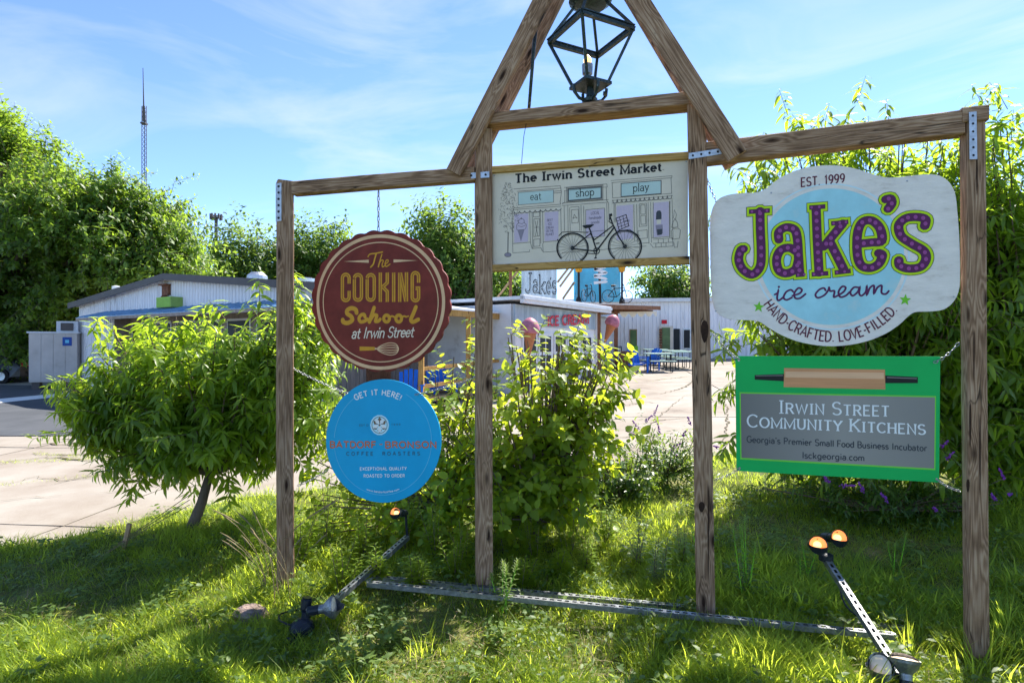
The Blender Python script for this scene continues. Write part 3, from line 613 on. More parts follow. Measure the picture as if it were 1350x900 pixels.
text(s, 'shop', (580, 268), (690, 259), 44, 4.2, K, .0022, serif=2.8, track=.08)
text(s, 'play', (920, 238), (1015, 230), 46, 4.2, K, .0022, serif=2.8, track=.08)
for y, t, w_ in ((412, 'BEST', 34), (434, 'ICE', 24), (456, 'CREAM', 44), (476, 'ON THE', 44), (496, 'PLANET', 48)):
    text(s, t, (428-w_/2, y+2), (428+w_/2, y-1), 13, 2.2, 'ink2', .0022)
for y, t, w_ in ((372, 'LOCAL', 50), (400, 'handmade', 74), (426, 'goods', 50)):
    text(s, t, (696-w_/2, y+2), (696+w_/2, y-3), 17, 2.6, 'ink2', .0022)
text(s, 'open late', (862, 418), (900, 414), 15, 2, 'ink2', .0022)
s.poly([(236, 466), (276, 463), (256, 533)], 'ink2', .0016); s.line([(232, 464), (230, 436), (240, 425), (243, 405), (258, 396), (274, 404), (276, 422), (288, 432), (286, 452), (278, 462), (232, 466)], 2.4, I, .0019)
s.dot(258, 396, 4, I, .0019); s.line([(238, 440), (262, 446), (284, 436)], 2, I, .0019); s.line([(240, 422), (262, 428), (276, 420)], 2, I, .0019)
s.poly([(1056, 404), (1058, 362), (1066, 350), (1082, 349), (1089, 362), (1090, 400)], 'grayink', .0016); s.poly([(1060, 404), (1088, 402), (1085, 428), (1062, 430)], 'mboard', .0017); s.poly([(1054, 436), (1096, 432), (1098, 484), (1062, 496)], 'ink2', .0016)
s.poly([(1062, 462), (1094, 458), (1092, 492), (1066, 496)], 'grayink', .0019)
# standard tree in the drawing
s.line([(180, 480), (178, 600)], 5, I, .0016); s.dot(178, 612, 20, 'ink2', .0012, 12); s.line(arc(178, 612, 20, 12, 0, 360), 2.5, I, .0016)
rr = random.Random(3)
for i in range(210):
    t = rr.random(); y = 185+t*300; hw = (18+52*math.sin(min(1, t*1.15)*2.2)) * (1 if t < .8 else .6); x = 182+rr.uniform(-hw, hw)*.9
    a = rr.uniform(0, 3.14); s.line([(x-6*math.cos(a), y-6*math.sin(a)), (x+6*math.cos(a), y+6*math.sin(a))], 5, I, .0016, wf=lambda t_, q: math.sin(math.pi*(.1+.8*q)))
# bicycle
def circ(cx, cy, r, w, c=K, ry=None, a0=0, a1=360): s.line(arc(cx, cy, r, ry or r, a0, a1, 40), w, c, .0024)
for cx, cy, rx, a0, a1 in ((562, 574, 92, 118, 422), (873, 566, 97, 128, 412)):
    pass
circ(562, 572, 92, 9, ry=88, a0=-225, a1=62); circ(873, 562, 97, 9, ry=94, a0=-232, a1=50)
circ(562, 572, 84, 2.5, I, 80, -222, 58); circ(873, 562, 88, 2.5, I, 86, -228, 48)
for cx, cy, r, mxy in ((562, 572, 84, 650), (873, 562, 89, 636)):
    for i in range(22):
        a = i*2*math.pi/22+.1; x, y = cx+r*math.cos(a), cy+r*math.sin(a)
        if y > mxy: y = mxy; x = cx+(x-cx)*.9
        s.line([(cx, cy), (x, y)], 1.6, I, .0022)
    s.dot(cx, cy, 12, K, .0026)
for q, w_ in (([(562, 572), (668, 486), (690, 520)], 6), ([(562, 576), (705, 590)], 7), ([(705, 588), (668, 470), (655, 442)], 8), ([(705, 588), (812, 445)], 9), ([(690, 524), (806, 436)], 7), ([(873, 562), (838, 508), (800, 430), (783, 382)], 8),
              ([(780, 378), (797, 374)], 16), ([(783, 392), (778, 415), (800, 430)], 5), ([(622, 442), (650, 436), (686, 434), (668, 448), (640, 452), (622, 442)], 6), ([(480, 500), (500, 478), (560, 474), (655, 480)], 4), ([(705, 590), (698, 632)], 6), ([(690, 632), (706, 630)], 5), ([(700, 545), (722, 542)], 6), ([(640, 602), (700, 606)], 5),
              ([(820, 395), (880, 374), (896, 440), (838, 465), (820, 395)], 4), ([(826, 412), (884, 392)], 2.5), ([(830, 430), (888, 410)], 2.5), ([(834, 447), (892, 427)], 2.5), ([(840, 388), (856, 458)], 2.5), ([(860, 381), (876, 450)], 2.5), ([(472, 520), (476, 528)], 6), ([(826, 470), (900, 462), (960, 500)], 3)):
    s.line(q, w_, K, .0026)
s.poly([(622, 440), (686, 432), (672, 446), (650, 454)], K, .0029); circ(705, 588, 17, 5); s.dot(705, 588, 7, K, .0029)
s.flush(mk, {'blackp': 'black_lettering', 'mint': 'name_panel', 'lilac': 'window_print', 'inkline': 'line_drawing', 'ink2': 'small_print', 'grayink': 'figure_print', 'mboard': 'pale_print', 'letters': ('blackp',), 'stuff': ('blackp', 'inkline', 'ink2', 'grayink')})

# ---------------- round maroon sign ----------------
c1 = thing('cooking_school_sign', 'round maroon scalloped sign with gold lettering and a whisk hanging in the left bay', 'sign', W(503, 398, 4.3))
dd = (A2[0]-A1[0], A2[1]-A1[1]-.28); AB = ((A1[0]+.0, A1[1]+.0), None)
mid = W(503, 398, 4.29); a = (mid.x-dd[0]/2, mid.y-dd[1]/2); b = (mid.x+dd[0]/2, mid.y+dd[1]/2)
s = Surf(a, b, 400, 290, 4.5)
cx, cy, rx, ry = 462, 480, 413, 420
out = []
for i in range(28*8):
    t = i*2*math.pi/(28*8); q = abs(math.sin(t*14+.2)); f = .975+.03*q; out.append((cx+rx*f*math.cos(t), cy+ry*f*math.sin(t)))
s.board(out, .02, 'board', M['maroon'], c1)
s.line(arc(459, 487, 373, 391, 0, 360, 96)[:-1], 19, 'cream', .0012, closed=True)
s.nt(); s.line(arc(459, 487, 341, 354, 0, 360, 96)[:-1], 6, 'cream', .0012, closed=True)
s.nt(); s.poly([(240, 246), (388, 236), (388, 254)], 'cream', .0012); s.nt(); s.poly([(535, 234), (678, 240), (535, 252)], 'cream', .0012); s.tag = 0
g = 'gold'
# script The
s.line(cat_rom([(384, 218), (395, 203), (430, 198), (470, 190)], 5, False), 8, g, .0013, cap=True)
s.line(cat_rom([(432, 203), (424, 230), (415, 262), (400, 279)], 5, False), 10, g, .0013, cap=True)
s.line(cat_rom([(466, 205), (455, 240), (445, 278)], 5, False), 8, g, .0013, cap=True)
s.line(cat_rom([(448, 262), (462, 240), (475, 242), (468, 262), (470, 278), (482, 272)], 5, False), 7, g, .0013, cap=True)
s.line(cat_rom([(484, 262), (500, 252), (504, 240), (494, 238), (485, 258), (492, 276), (514, 262)], 5, False), 7, g, .0013, cap=True)
# tall double-lined COOKING: broad gold strokes with a maroon inline
for wd, col, z in ((22, 'gold', .0012), (3.2, 'maroon', .0022)):
    def ll(pts): s.line(pts, wd, col, z)
    y0, y1 = 316, 484
    def O(x): ll(arc(x, 400, 23, 22, 0, 1, 1)[:0]+[(x-21, 350), (x-21, 450)]+[(x-21*math.cos(R(a_)), 455+20*math.sin(R(a_))) for a_ in range(0, 181, 30)]+[(x+21, 350)]+[(x+21*math.cos(R(a_)), 345-20*math.sin(R(a_))) for a_ in range(0, 181, 30)])
    s.tag = 901; ll([(272, 378), (272, 345)]+[(252+20*math.cos(R(a_)), 343-20*math.sin(R(a_))) for a_ in range(0, 181, 30)]+[(232, 455)]+[(252-20*math.cos(R(a_)), 457+20*math.sin(R(a_))) for a_ in range(0, 181, 30)]+[(272, 420)])
    s.tag = 902; O(324); s.tag = 903; O(400); s.tag = 904
    ll([(457, y0-4), (457, y1+2)]); ll([(498, y0-4), (498, 372), (470, 398)]); ll([(470, 396), (498, 424), (498, y1+2)])
    s.tag = 905; ll([(536, y0-4), (536, y1+2)]); s.tag = 906
    ll([(572, y1+2), (572, y0-4)]); ll([(612, y1), (612, y0-6)]); ll([(576, y0-2), (608, y1-2)]); s.tag = 907
    ll([(684, 372), (684, 335)]+[(665+19*math.cos(R(a_)), 333-20*math.sin(R(a_))) for a_ in range(0, 181, 30)]+[(646, 455)]+[(665-19*math.cos(R(a_)), 460+18*math.sin(R(a_))) for a_ in range(0, 181, 30)]+[(684, 405), (666, 405)])
# heavy script School
s.tag = 911
def sc(pts, w_): s.line(cat_rom(pts, 6, False), w_, g, .0012, cap=True)
sc([(316, 550), (310, 531), (286, 523), (262, 534), (260, 554), (284, 572), (290, 594), (264, 610), (238, 605), (234, 592)], 26)
s.nt(); sc([(366, 574), (360, 560), (342, 564), (330, 584), (340, 603), (362, 600), (380, 588)], 21)
s.nt(); sc([(420, 520), (408, 556), (392, 604)], 24); sc([(400, 590), (418, 564), (436, 566), (432, 584), (428, 600), (444, 600), (456, 588)], 20)
for x in (494, 566): s.nt(); s.line([(x+17*math.cos(R(q)), 584-20*math.sin(R(q))) for q in range(0, 360, 20)], 20, g, .0012, closed=True); sc([(x+16, 576), (x+32, 570), (x+44, 574)], 11)
s.nt(); sc([(668, 516), (652, 556), (638, 590), (650, 604), (682, 590)], 24); sc([(610, 574), (624, 570)], 9)
s.tag = 0
# thin script line
text(s, 'at Irwin Street', (286, 702), (652, 692), 62, 7, 'cream2', .0013, slant=.22, track=.05, cap=True)
# whisk
s.poly([(334, 750), (424, 752), (424, 772), (334, 775)], g, .0012)
s.poly([(424, 757), (446, 760), (446, 766), (424, 769)], 'cream', .0012)
for k_ in (1, .62, .22):
    s.line(cat_rom([(438, 764), (470, 764-24*k_), (515, 764-36*k_), (550, 764-28*k_), (565, 764), (550, 764+28*k_), (515, 764+36*k_), (470, 764+24*k_)], 5), 5, 'cream', .0013, closed=True)
s.flush(c1, {'cream': 'cream_rings', 'gold': 'gold_lettering', 'maroon': 'letter_inline', 'cream2': 'script_lettering', 'letters': ('gold',), 'stuff': ('cream2', 'gold')})
chain(hit(499, 305, a, b), hit(499, 252, A1, A2), 'chain', M['chain'], c1, 0, .045, .004)
# ---------------- round blue sign ----------------
c2 = thing('coffee_sign', 'round bright blue coffee sign with white and orange print hanging below the maroon one', 'sign', W(505, 581, 4.3))
dd = (1.55, -.55); mid = W(505, 581, 4.3); a = (mid.x-dd[0]/2, mid.y-dd[1]/2); b = (mid.x+dd[0]/2, mid.y+dd[1]/2)
s = Surf(a, b, 420, 490, 5)
s.board([(428+379*math.cos(R(q)), 455+406*math.sin(R(q))) for q in range(0, 360, 4)], .008, 'board', M['blue'], c2)
wp = 'whitep'
s.line(arc(424, 458, 321, 352, -62, 60+0, 60), 3.2, 'ringblue', .001); s.line(arc(424, 458, 321, 352, 8, 172, 60), 3, 'ringblue', .0012)
s.line(arc(424, 458, 321, 352, 184, 242, 40), 3.2, 'ringblue', .001)
text_arc(s, 'GET IT HERE!', (392, 470), 325, 318, 117, 63, 34, 7.5, wp, .0013, track=.14)
s.dot(403, 350, 62, 'paleblue', .0012, 67)
for i in range(6):
    t = i*60+30; x, y = 403+27*math.cos(R(t)), 350+29*math.sin(R(t))
    if i < 6:
        u, v = math.cos(R(t)), math.sin(R(t)); s.poly([(403+u*8, 350+v*8), (x-v*15+u*6, y+u*15+v*6), (403+u*48, 350+v*52), (x+v*15+u*6, y-u*15+v*6)], 'brownprint', .0016)
for i in range(5):
    t = i*72-90+36; u, v = math.cos(R(t)), math.sin(R(t))
    s.poly([(403+u*6, 350+v*6), (403+u*24-v*13, 350+v*26+u*13), (403+u*44-v*6, 350+v*47+u*6), (403+u*44+v*6, 350+v*47-u*6), (403+u*24+v*13, 350+v*26-u*13)], 'whitep', .002)
s.line(arc(403, 350, 50, 54, 0, 360, 40)[:-1], 4, 'brownprint', .0018, closed=True); s.dot(403, 350, 7, 'brownprint', .0024)
text(s, 'EST D', (268, 358), (330, 357), 12, 2.5, 'slate'); text(s, '1 9 9 9', (482, 354), (540, 352), 12, 2.5, 'slate')
text(s, 'BATDORF', (76, 499), (378, 500), 40, 9.5, 'orange', track=.16, each=True); text(s, '+', (398, 492), (426, 492), 30, 5, 'orange', each=True); text(s, 'BRONSON', (440, 501), (778, 499), 40, 9.5, 'orange', track=.16, each=True)
text(s, 'COFFEE  ROASTERS', (184, 550), (668, 548), 22, 5.6, 'slate', track=.55)
text(s, 'EXCEPTIONAL QUALITY'.replace('X', 'K'), (0, 0), (0, 0), 0, 0, 'whitep') if 0 else None
G['X'] = (.66, ['0.04,0 .62,1', '.04,1 .62,0'], [])
text(s, 'EXCEPTIONAL QUALITY', (274, 648), (580, 645), 19, 4.3, wp, track=.2); text(s, 'ROASTED TO ORDER', (298, 694), (568, 692), 19, 4.3, wp, track=.2)
text_arc(s, 'www.batdorfcoffee.com', (424, 458), 322, 338, 250.5, 290, 11, 2.4, wp, inward=True)
s.flush(c2, {'ringblue': 'ring_line', 'whitep': 'white_lettering', 'paleblue': 'emblem_disc', 'brownprint': 'emblem', 'orange': 'orange_lettering', 'slate': 'dark_lettering', 'letters': ('orange',), 'stuff': ('whitep', 'slate', 'ringblue', 'brownprint')})
chain(hit(384, 484, A1, A2), s.w3(*s.m(196, 142), .012), 'chain', M['chain'], c2, .01)
chain(s.w3(*s.m(640, 150), .012), hit(627, 497, A1, A2), 'chain', M['chain'], c2, .01)
chain(hit(392, 640, A1, A2)+Vector((0, .0, 0)), s.w3(*s.m(70, 640), .012), 'chain', M['chain'], c2, .01)
# ---------------- big white shaped sign ----------------
j = thing('ice_cream_sign', 'large white cloud-shaped ice cream sign with purple dotted letters in the right bay', 'sign', W(1100, 330, 3.5))
s = Surf(A3, A4, 900, 130, 2.571, .02)
outl = cat_rom([(93, 430), (95, 395), (105, 362), (125, 338), (160, 325), (205, 320), (252, 318), (285, 303), (325, 272), (375, 247), (435, 231), (500, 226), (565, 233), (620, 248), (660, 261), (700, 268), (760, 263), (830, 257), (872, 262), (903, 283), (922, 318), (930, 370), (938, 480), (940, 600), (936, 650), (918, 688), (885, 714), (840, 721), (790, 723), (765, 737), (735, 765), (690, 795), (630, 820), (560, 835), (480, 838), (400, 825), (340, 803), (292, 776), (262, 756), (232, 751), (170, 748), (130, 735), (108, 710), (99, 660), (94, 560)], 4)
s.board(outl, .022, 'board', M['jboard'], j)
s.line(arc(505, 536, 262, 246, 0, 360, 100)[:-1], 5, 'ring2', .0008, closed=True)
s.poly(arc(505, 536, 246, 231, 0, 360, 90)[:-1], 'disc', .0008)
text(s, 'EST. 1999', (401, 299), (549, 284), 29, 4.2, 'maroonprint', .0016, track=.16)
text_arc(s, 'HAND-CRAFTED. LOVE-FILLED.', (508, 540), 283, 283, 214, 321, 34, 4.6, 'maroonprint', .0016, inward=True, track=.14)
def starp(cx, cy, r):
    return [(cx+(r if i % 2 == 0 else r*.42)*math.sin(i*math.pi/5+.1), cy-(r if i % 2 == 0 else r*.42)*math.cos(i*math.pi/5+.1)) for i in range(10)]
s.nt(); s.poly(starp(258, 706, 20), 'star', .0016); s.nt(); s.poly(starp(754, 682, 21), 'star', .0016); s.tag = 0
JL = {
 'J': [([(226, 384), (294, 380)], 0), (cat_rom([(262, 382), (263, 440), (266, 520), (262, 570), (236, 596), (205, 580), (190, 548), (196, 516), (206, 510)], 5, False), 1)],
 'a': [(cat_rom([(326, 478), (326, 452), (350, 437), (378, 444), (388, 472), (392, 530), (396, 590)], 5, False), 1), (cat_rom([(388, 520), (362, 506), (332, 514), (318, 546), (326, 582), (352, 592), (382, 578), (392, 548)], 5, False), 1), ([(384, 598), (412, 596)], 0)],
 'k': [([(452, 376), (456, 480), (462, 590)], 1), ([(430, 370), (482, 366)], 0), ([(438, 596), (492, 592)], 0), ([(542, 424), (478, 502)], 1), ([(496, 480), (546, 580)], 1), ([(504, 424), (560, 418)], 0), ([(516, 590), (568, 584)], 0)],
 'e': [(cat_rom([(600, 492), (640, 488), (674, 482), (668, 440), (640, 414), (608, 420), (592, 460), (592, 530), (606, 566), (636, 574), (664, 560), (676, 532), (664, 524)], 5, False), 1)],
 "'": [(cat_rom([(688, 342), (704, 340), (708, 356), (696, 374)], 5, False), 1)],
 's': [(cat_rom([(820, 432), (822, 410), (796, 402), (756, 406), (732, 430), (740, 466), (776, 492), (816, 516), (824, 544), (806, 570), (766, 576), (736, 566), (732, 548)], 5, False), 1)]}
for (ex_, col, z) in ((21, 'darkline', .0016), (17, 'lime', .0022), (2.5, 'darkline', .0028), (0, 'purple', .0034)):
    for li, (ch, sts) in enumerate(JL.items()):
        s.tag = 700+li
        for pts, big in sts:
            base = 26 if big else 13
            e = ex_/2
            if not big:
                (xa, ya), (xb, yb) = pts[0], pts[-1]; dl = math.hypot(xb-xa, yb-ya); pts = [(xa-(xb-xa)/dl*e, ya-(yb-ya)/dl*e), (xb+(xb-xa)/dl*e, yb+(yb-ya)/dl*e)]
            s.line(pts, base+ex_, col, z, cap=big)
s.tag = 0
for ch, sts in JL.items():
    for pts, big in sts:
        acc = 0; last = None
        step = 21
        P = pts if len(pts) > 3 else [(pts[i][0]+(pts[i+1][0]-pts[i][0])*t/8, pts[i][1]+(pts[i+1][1]-pts[i][1])*t/8) for i in range(len(pts)-1) for t in range(9)]
        acc = step*.7
        for p in P:
            if last: acc += math.hypot(p[0]-last[0], p[1]-last[1])
            last = p
            if acc >= step: acc = 0; s.dot(p[0], p[1], 7 if big else 4.5, 'pink', .0042)
def scr(pts, w_=6.2): s.line(cat_rom(pts, 6, False), w_, 'purple', .0020, cap=True)
scr([(312, 664), (322, 658), (324, 650), (320, 676), (326, 684), (342, 672)]); s.dot(326, 638, 4, 'purple', .0020)
scr([(374, 654), (366, 648), (350, 656), (342, 674), (352, 682), (370, 674)]); scr([(372, 668), (396, 660), (404, 648), (392, 642), (378, 660), (382, 676), (398, 676), (416, 662)])
scr([(484, 650), (478, 642), (462, 648), (450, 664), (458, 675), (480, 666), (494, 648), (496, 640), (500, 652), (514, 652), (512, 672), (524, 668), (546, 654), (552, 640), (540, 637), (528, 655), (534, 672), (552, 668), (566, 655)])
scr([(596, 640), (580, 640), (568, 656), (576, 668), (592, 656), (600, 640), (598, 660), (606, 668), (620, 655), (624, 636), (624, 664), (634, 642), (648, 634), (648, 660), (660, 640), (674, 634), (674, 658), (688, 662), (698, 652)])
s.flush(j, {'ring2': 'disc_ring', 'disc': 'blue_disc', 'maroonprint': 'small_lettering', 'star': 'star', 'darkline': 'letter_outline', 'lime': 'lime_border', 'purple': 'script_lettering', 'pink': 'dots', 'letters': ('purple',), 'stuff': ('maroonprint', 'purple', 'pink')})
chain(hit(932, 235, A3, A4), s.w3(*s.m(112, 345), .012), 'chain', M['chain'], j, .01)
# ---------------- green sign ----------------
k2 = thing('kitchen_sign', 'rectangular green sign with a rolling pin and grey name panel hanging below the white sign', 'sign', W(1105, 550, 3.5))
gA = W(969, 545, 3.70); gB = W(1239, 552, 3.325)
s = Surf((gA.x, gA.y), (gB.x, gB.y), 930, 440, 1.957)
s.board([(77, 57), (606, 58), (603, 383), (80, 353)], .012, 'board', M['green'], k2)
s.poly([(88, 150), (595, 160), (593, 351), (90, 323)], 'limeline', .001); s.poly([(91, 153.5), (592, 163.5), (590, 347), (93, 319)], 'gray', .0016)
s.poly([(127, 106), (204, 103), (204, 122), (127, 118)], 'blackp', .0012); s.poly([(462, 107), (548, 111), (548, 127), (462, 127)], 'blackp', .0012)
s.poly([(203, 88), (463, 92), (464, 143), (202, 137)], 'pinwood', .0018); s.poly([(206, 97), (460, 100), (460, 116), (206, 112)], 'pinlight', .0022)
s.line([(130, 108), (200, 107)], 2, 'gray', .0022); s.line([(468, 112), (545, 115)], 2, 'gray', .0022)
text(s, 'IRWIN STREET', (190, 204), (474, 212), 32, 4.4, 'whitep', .0024, serif=2.2, contrast=.35, smallcaps=.8, track=.14, each=True)
text(s, 'COMMUNITY KITCHENS', (108, 239), (567, 259), 31, 4.4, 'whitep', .0024, serif=2.2, contrast=.35, smallcaps=.8, track=.12, each=True)
text(s, "Georgia's Premier Small Food Business Incubator", (107, 279), (571, 302), 16, 2.5, 'grayink', .0024, track=.1)
text(s, 'lsckgeorgia.com', (250, 320), (410, 327), 16, 2.5, 'grayink', .0024, track=.1)
s.flush(k2, {'limeline': 'panel_border', 'gray': 'name_panel', 'blackp': 'pin_handles', 'pinwood': 'rolling_pin_print', 'pinlight': 'pin_highlight', 'whitep': 'white_lettering', 'grayink': 'dark_lettering', 'letters': ('whitep',), 'stuff': ('grayink', 'blackp')})
chain(hit(941, 441, A3, A4), s.w3(*s.m(88, 66), .012), 'chain', M['chain'], k2, .015); chain(s.w3(*s.m(588, 74), .012), hit(1264, 452, A3, A4), 'chain', M['chain'], k2, .015)
chain(hit(942, 632, A3, A4), s.w3(*s.m(88, 346), .012), 'wire', M['chain'], k2, .01, .02, .002); chain(s.w3(*s.m(598, 376), .012), hit(1266, 647, A3, A4), 'wire', M['chain'], k2, .01, .02, .002)
def screws(A_, B_, ox, oy, sc_, off, parent, pts, r=5, mat='chain'):
    q = Surf(A_, B_, ox, oy, sc_, off)
    for x, y in pts: q.nt(); q.dot(x, y, r, mat, .004)
    q.flush(parent, {mat: 'screw'})
screws(A2, A3, 630, 200, 4.5, 0, mk, [(98, 142), (98, 655), (1236, 60), (1236, 612), (660, 655), (664, 92)], 4)
screws(A3, A4, 900, 130, 2.571, .02, j, [(112, 350), (112, 720), (922, 300), (918, 672), (300, 320), (760, 280)], 3.2)
screws((gA.x, gA.y), (gB.x, gB.y), 930, 440, 1.957, 0, k2, [(86, 68), (88, 346), (598, 70), (596, 374)], 3)
# ---------------- lantern ----------------
lc = Vector((.545, 3.96, 0))
la = thing('gas_lantern', 'dark open four-sided lantern with a glowing burner hanging under the timber peak', 'lantern', (lc.x, lc.y, 3.53))
u1 = Vector((.95, -.31, 0)).normalized(); u2 = Vector((.31, .95, 0)).normalized()
def cor(r, z): return [lc+q*r+Vector((0, 0, z)) for q in (u1, u2, -u1, -u2)]
zr, zb, zt = 4.0, 3.665, 4.235
rg = cor(.295, zr); bs = cor(.125, zb); tp = cor(.10, zt)
mb = MB()
for i in range(4):
    a_, b_ = rg[i], rg[(i+1) % 4]; mb.bar(a_, b_, .03, .022); mb.bar(a_+Vector((0, 0, .018)), b_+Vector((0, 0, .018)), .042, .008)
mb.build('ring_frame', M['lantern'], la)
for i in range(4):
    m_ = MB(); m_.bar(bs[i], rg[i], .02, .016, (0, 1, 0)); m_.build('corner_bar', M['lantern'], la)
    m_ = MB(); m_.bar(rg[i]+Vector((0, 0, .02)), tp[i], .018, .014, (0, 1, 0)); m_.build('roof_bar', M['lantern'], la)
mb = MB(); mb.lathe(lc+Vector((0, 0, 4.2)), (0, 0, 1), [(0, .02), (.01, .11), (.04, .15), (.05, .15), (.07, .10), (.16, .07), (.2, .03), (.26, .012), (.3, .012), (.31, .001)], 20); mb.build('cap', M['lantern'], la, smooth=False)
mb = MB(); ring4 = cor(.15, 3.645)
mb.add(ring4+[p+Vector((0, 0, .02)) for p in ring4], [(0, 3, 2, 1), (4, 5, 6, 7)]+[(i, (i+1) % 4, (i+1) % 4+4, i+4) for i in range(4)])
for a_ in range(4):
    q = Vector((math.cos(a_*math.pi/2+.3), math.sin(a_*math.pi/2+.3), 0)); mb.tube([lc+q*r+Vector((0, 0, z)) for r, z in ((.125, 3.65), (.12, 3.60), (.085, 3.56), (.03, 3.545))], .011, 6)
mb.tube([lc+Vector((.09, 0, 3.6)), lc+Vector((.115, 0, 3.6))], .016, 8)
mb.build('base', M['lantern'], la)
mb = MB(); mb.lathe(lc+Vector((0, 0, 3.53)), (0, 0, 1), [(0, .02), (.01, .045), (.03, .05), (.045, .03), (.13, .022)], 14); mb.build('finial', M['lantern'], la, smooth=False)
mb = MB(); mb.lathe(lc+Vector((-.02, 0, 3.66)), (0, 0, 1), [(0, .05), (.015, .045), (.03, .02), (.07, .018), (.075, .035), (.14, .038), (.145, .015)], 14); mb.build('burner', M['steel'], la, smooth=False)
mb = MB(); mb.lathe(lc+Vector((-.02, 0, 3.80)), (0, 0, 1), [(0, .014), (.012, .026), (.03, .03), (.05, .022), (.07, .005)], 12); mb.build('bulb', glow('warm_bulb', (1, .58, .2), .75), la, smooth=True)
mb = MB(); mb.bar(lc+Vector((0, 0, 4.49)), lc+Vector((.02, 0, 4.9)), .012); mb.build('hanging_rod', M['black'], la)
gp = MB(); nn = n23*(-.02); gp.tube([W(706, 40, 4.09), W(704, 60, 4.09), W(697, 148, 4.09)], [.014, .013, .011], 8); gp.tube([W(696.5, 148, 4.09), W(690.5, 180, 4.09), W(687.5, 216, 4.09)], .0025, 5)
props(gp.build('conduit', M['lantern'], None, smooth=True), 'thin grey metal conduit with a dangling wire left of the lantern', 'pipe')
# ---------------- background buildings ----------------
M['metalwall'] = paint('white_corrugated_metal', (.74, .73, .75), .45, .07, 1.2, bump=.02, stretch=(3, 3, .4), dirt=(.45, .42, .42))
M['roofmetal'] = paint('pale_roof_metal', (.55, .57, .60), .4, .12, 1.5, bump=.02)
M['fascia'] = paint('dark_grey_trim', (.085, .075, .075), .5, .1, 3)
M['awn'] = paint('blue_metal', (.22, .38, .56), .35, .12, 2, dirt=(.12, .33, .6))
M['glassdark'] = paint('dark_window_glass', (.02, .022, .025), .35, .2, 2, bump=0, spec=.12)
M['whitepaint'] = paint('white_wall_paint', (.68, .67, .68), .6, .06, 2, dirt=(.5, .48, .48))
M['siding'] = paint('grey_board_siding', (.30, .25, .22), .75, .25, 2, stretch=(4, 4, .6))
M['brown'] = M['brown_wood']
M['redpaint'] = paint('red_paint', (.55, .012, .03), .5, .15, 10)
M['adblue'] = paint('blue_chair_paint', (.02, .15, .62), .45, .12, 8)
M['greenpaint'] = paint('light_green_paint', (.28, .42, .10), .5, .12, 6)
M['limepaint'] = paint('lime_paint', (.22, .55, .03), .5, .1, 6)
M['rust'] = paint('rusty_metal', (.22, .09, .05), .7, .4, 8, dirt=(.08, .035, .025))
M['skyblue'] = paint('light_blue_board_paint', (.10, .46, .66), .55, .12, 1.4, dirt=(.3, .52, .62))
M['grayboard'] = paint('weathered_blue_grey_board', (.36, .44, .50), .65, .2, 1.5, stretch=(3, 3, .5), dirt=(.2, .25, .3))
M['icepink'] = paint('pink_ice_cream', (.42, .15, .20), .5, .35, 9)
M['cone'] = paint('wafer_cone', (.42, .16, .07), .7, .2, 20)
M['contwall'] = paint('beige_panel', (.50, .46, .43), .5, .1, 1.5, dirt=(.38, .34, .31))
M['carpaint'] = paint('black_car_paint', (.012, .012, .016), .3, .1, 3, bump=0, spec=.3)
M['tire'] = paint('black_rubber', (.015, .015, .016), .8, .2, 20)
M['tabletop'] = paint('pale_green_tabletop', (.42, .55, .47), .5, .1, 6)
M['glassgreen'] = paint('green_tinted_glass', (.10, .16, .06), .2, .3, 2, bump=0)
V = Vector
def P3(p, z): return V((p[0], p[1], z))
def corr_wall(name, a, b, zb, zt, mat, parent, pitch=.17, depth=.028, base=None, **kw):   # ribbed sheet from plan a to b; zt(t) is the top
    a = V((a[0], a[1])); b = V((b[0], b[1])); d = (b-a); Ln = d.length; d.normalize(); n = V((d.y, -d.x)); mb = MB(); k = int(Ln/pitch); prof = []
    for i in range(k):
        s_ = i*Ln/k; w_ = Ln/k
        prof += [(s_, 0), (s_+w_*.55, 0), (s_+w_*.68, depth), (s_+w_*.87, depth)]
    prof.append((Ln, 0)); vs = []
    for s_, o in prof:
        p = a+d*s_+n*o; z0 = zb(s_) if callable(zb) else zb; vs += [(p.x, p.y, z0), (p.x, p.y, zt(s_))]
    mb.add(vs, [(2*i, 2*i+2, 2*i+3, 2*i+1) for i in range(len(prof)-1)])
    m_ = len(mb.v); 
    return mb.build(name, mat, parent, **kw)
# --- gabled metal building at the left
BL, BR = V((-17.5, 23.0)), V((-5.2, 15.3)); wd = (BR-BL).normalized(); wn = V((wd.y, -wd.x)); wb = -wn; WL = (BR-BL).length
def g2(t, off=0): p = BL+wd*t+wn*off; return (p.x, p.y)
def ztop(t): return 3.42+.70*(1-abs(t-7.1)/7.25)
b1 = thing('metal_building', 'long white corrugated metal building with a low gable and a blue awning at the left', 'building', (BL.x, BL.y, .1))
corr_wall('gable_wall', g2(0), g2(WL), lambda s_: 2.93 if s_ > 3.0 else -.1, ztop, M['metalwall'], b1)
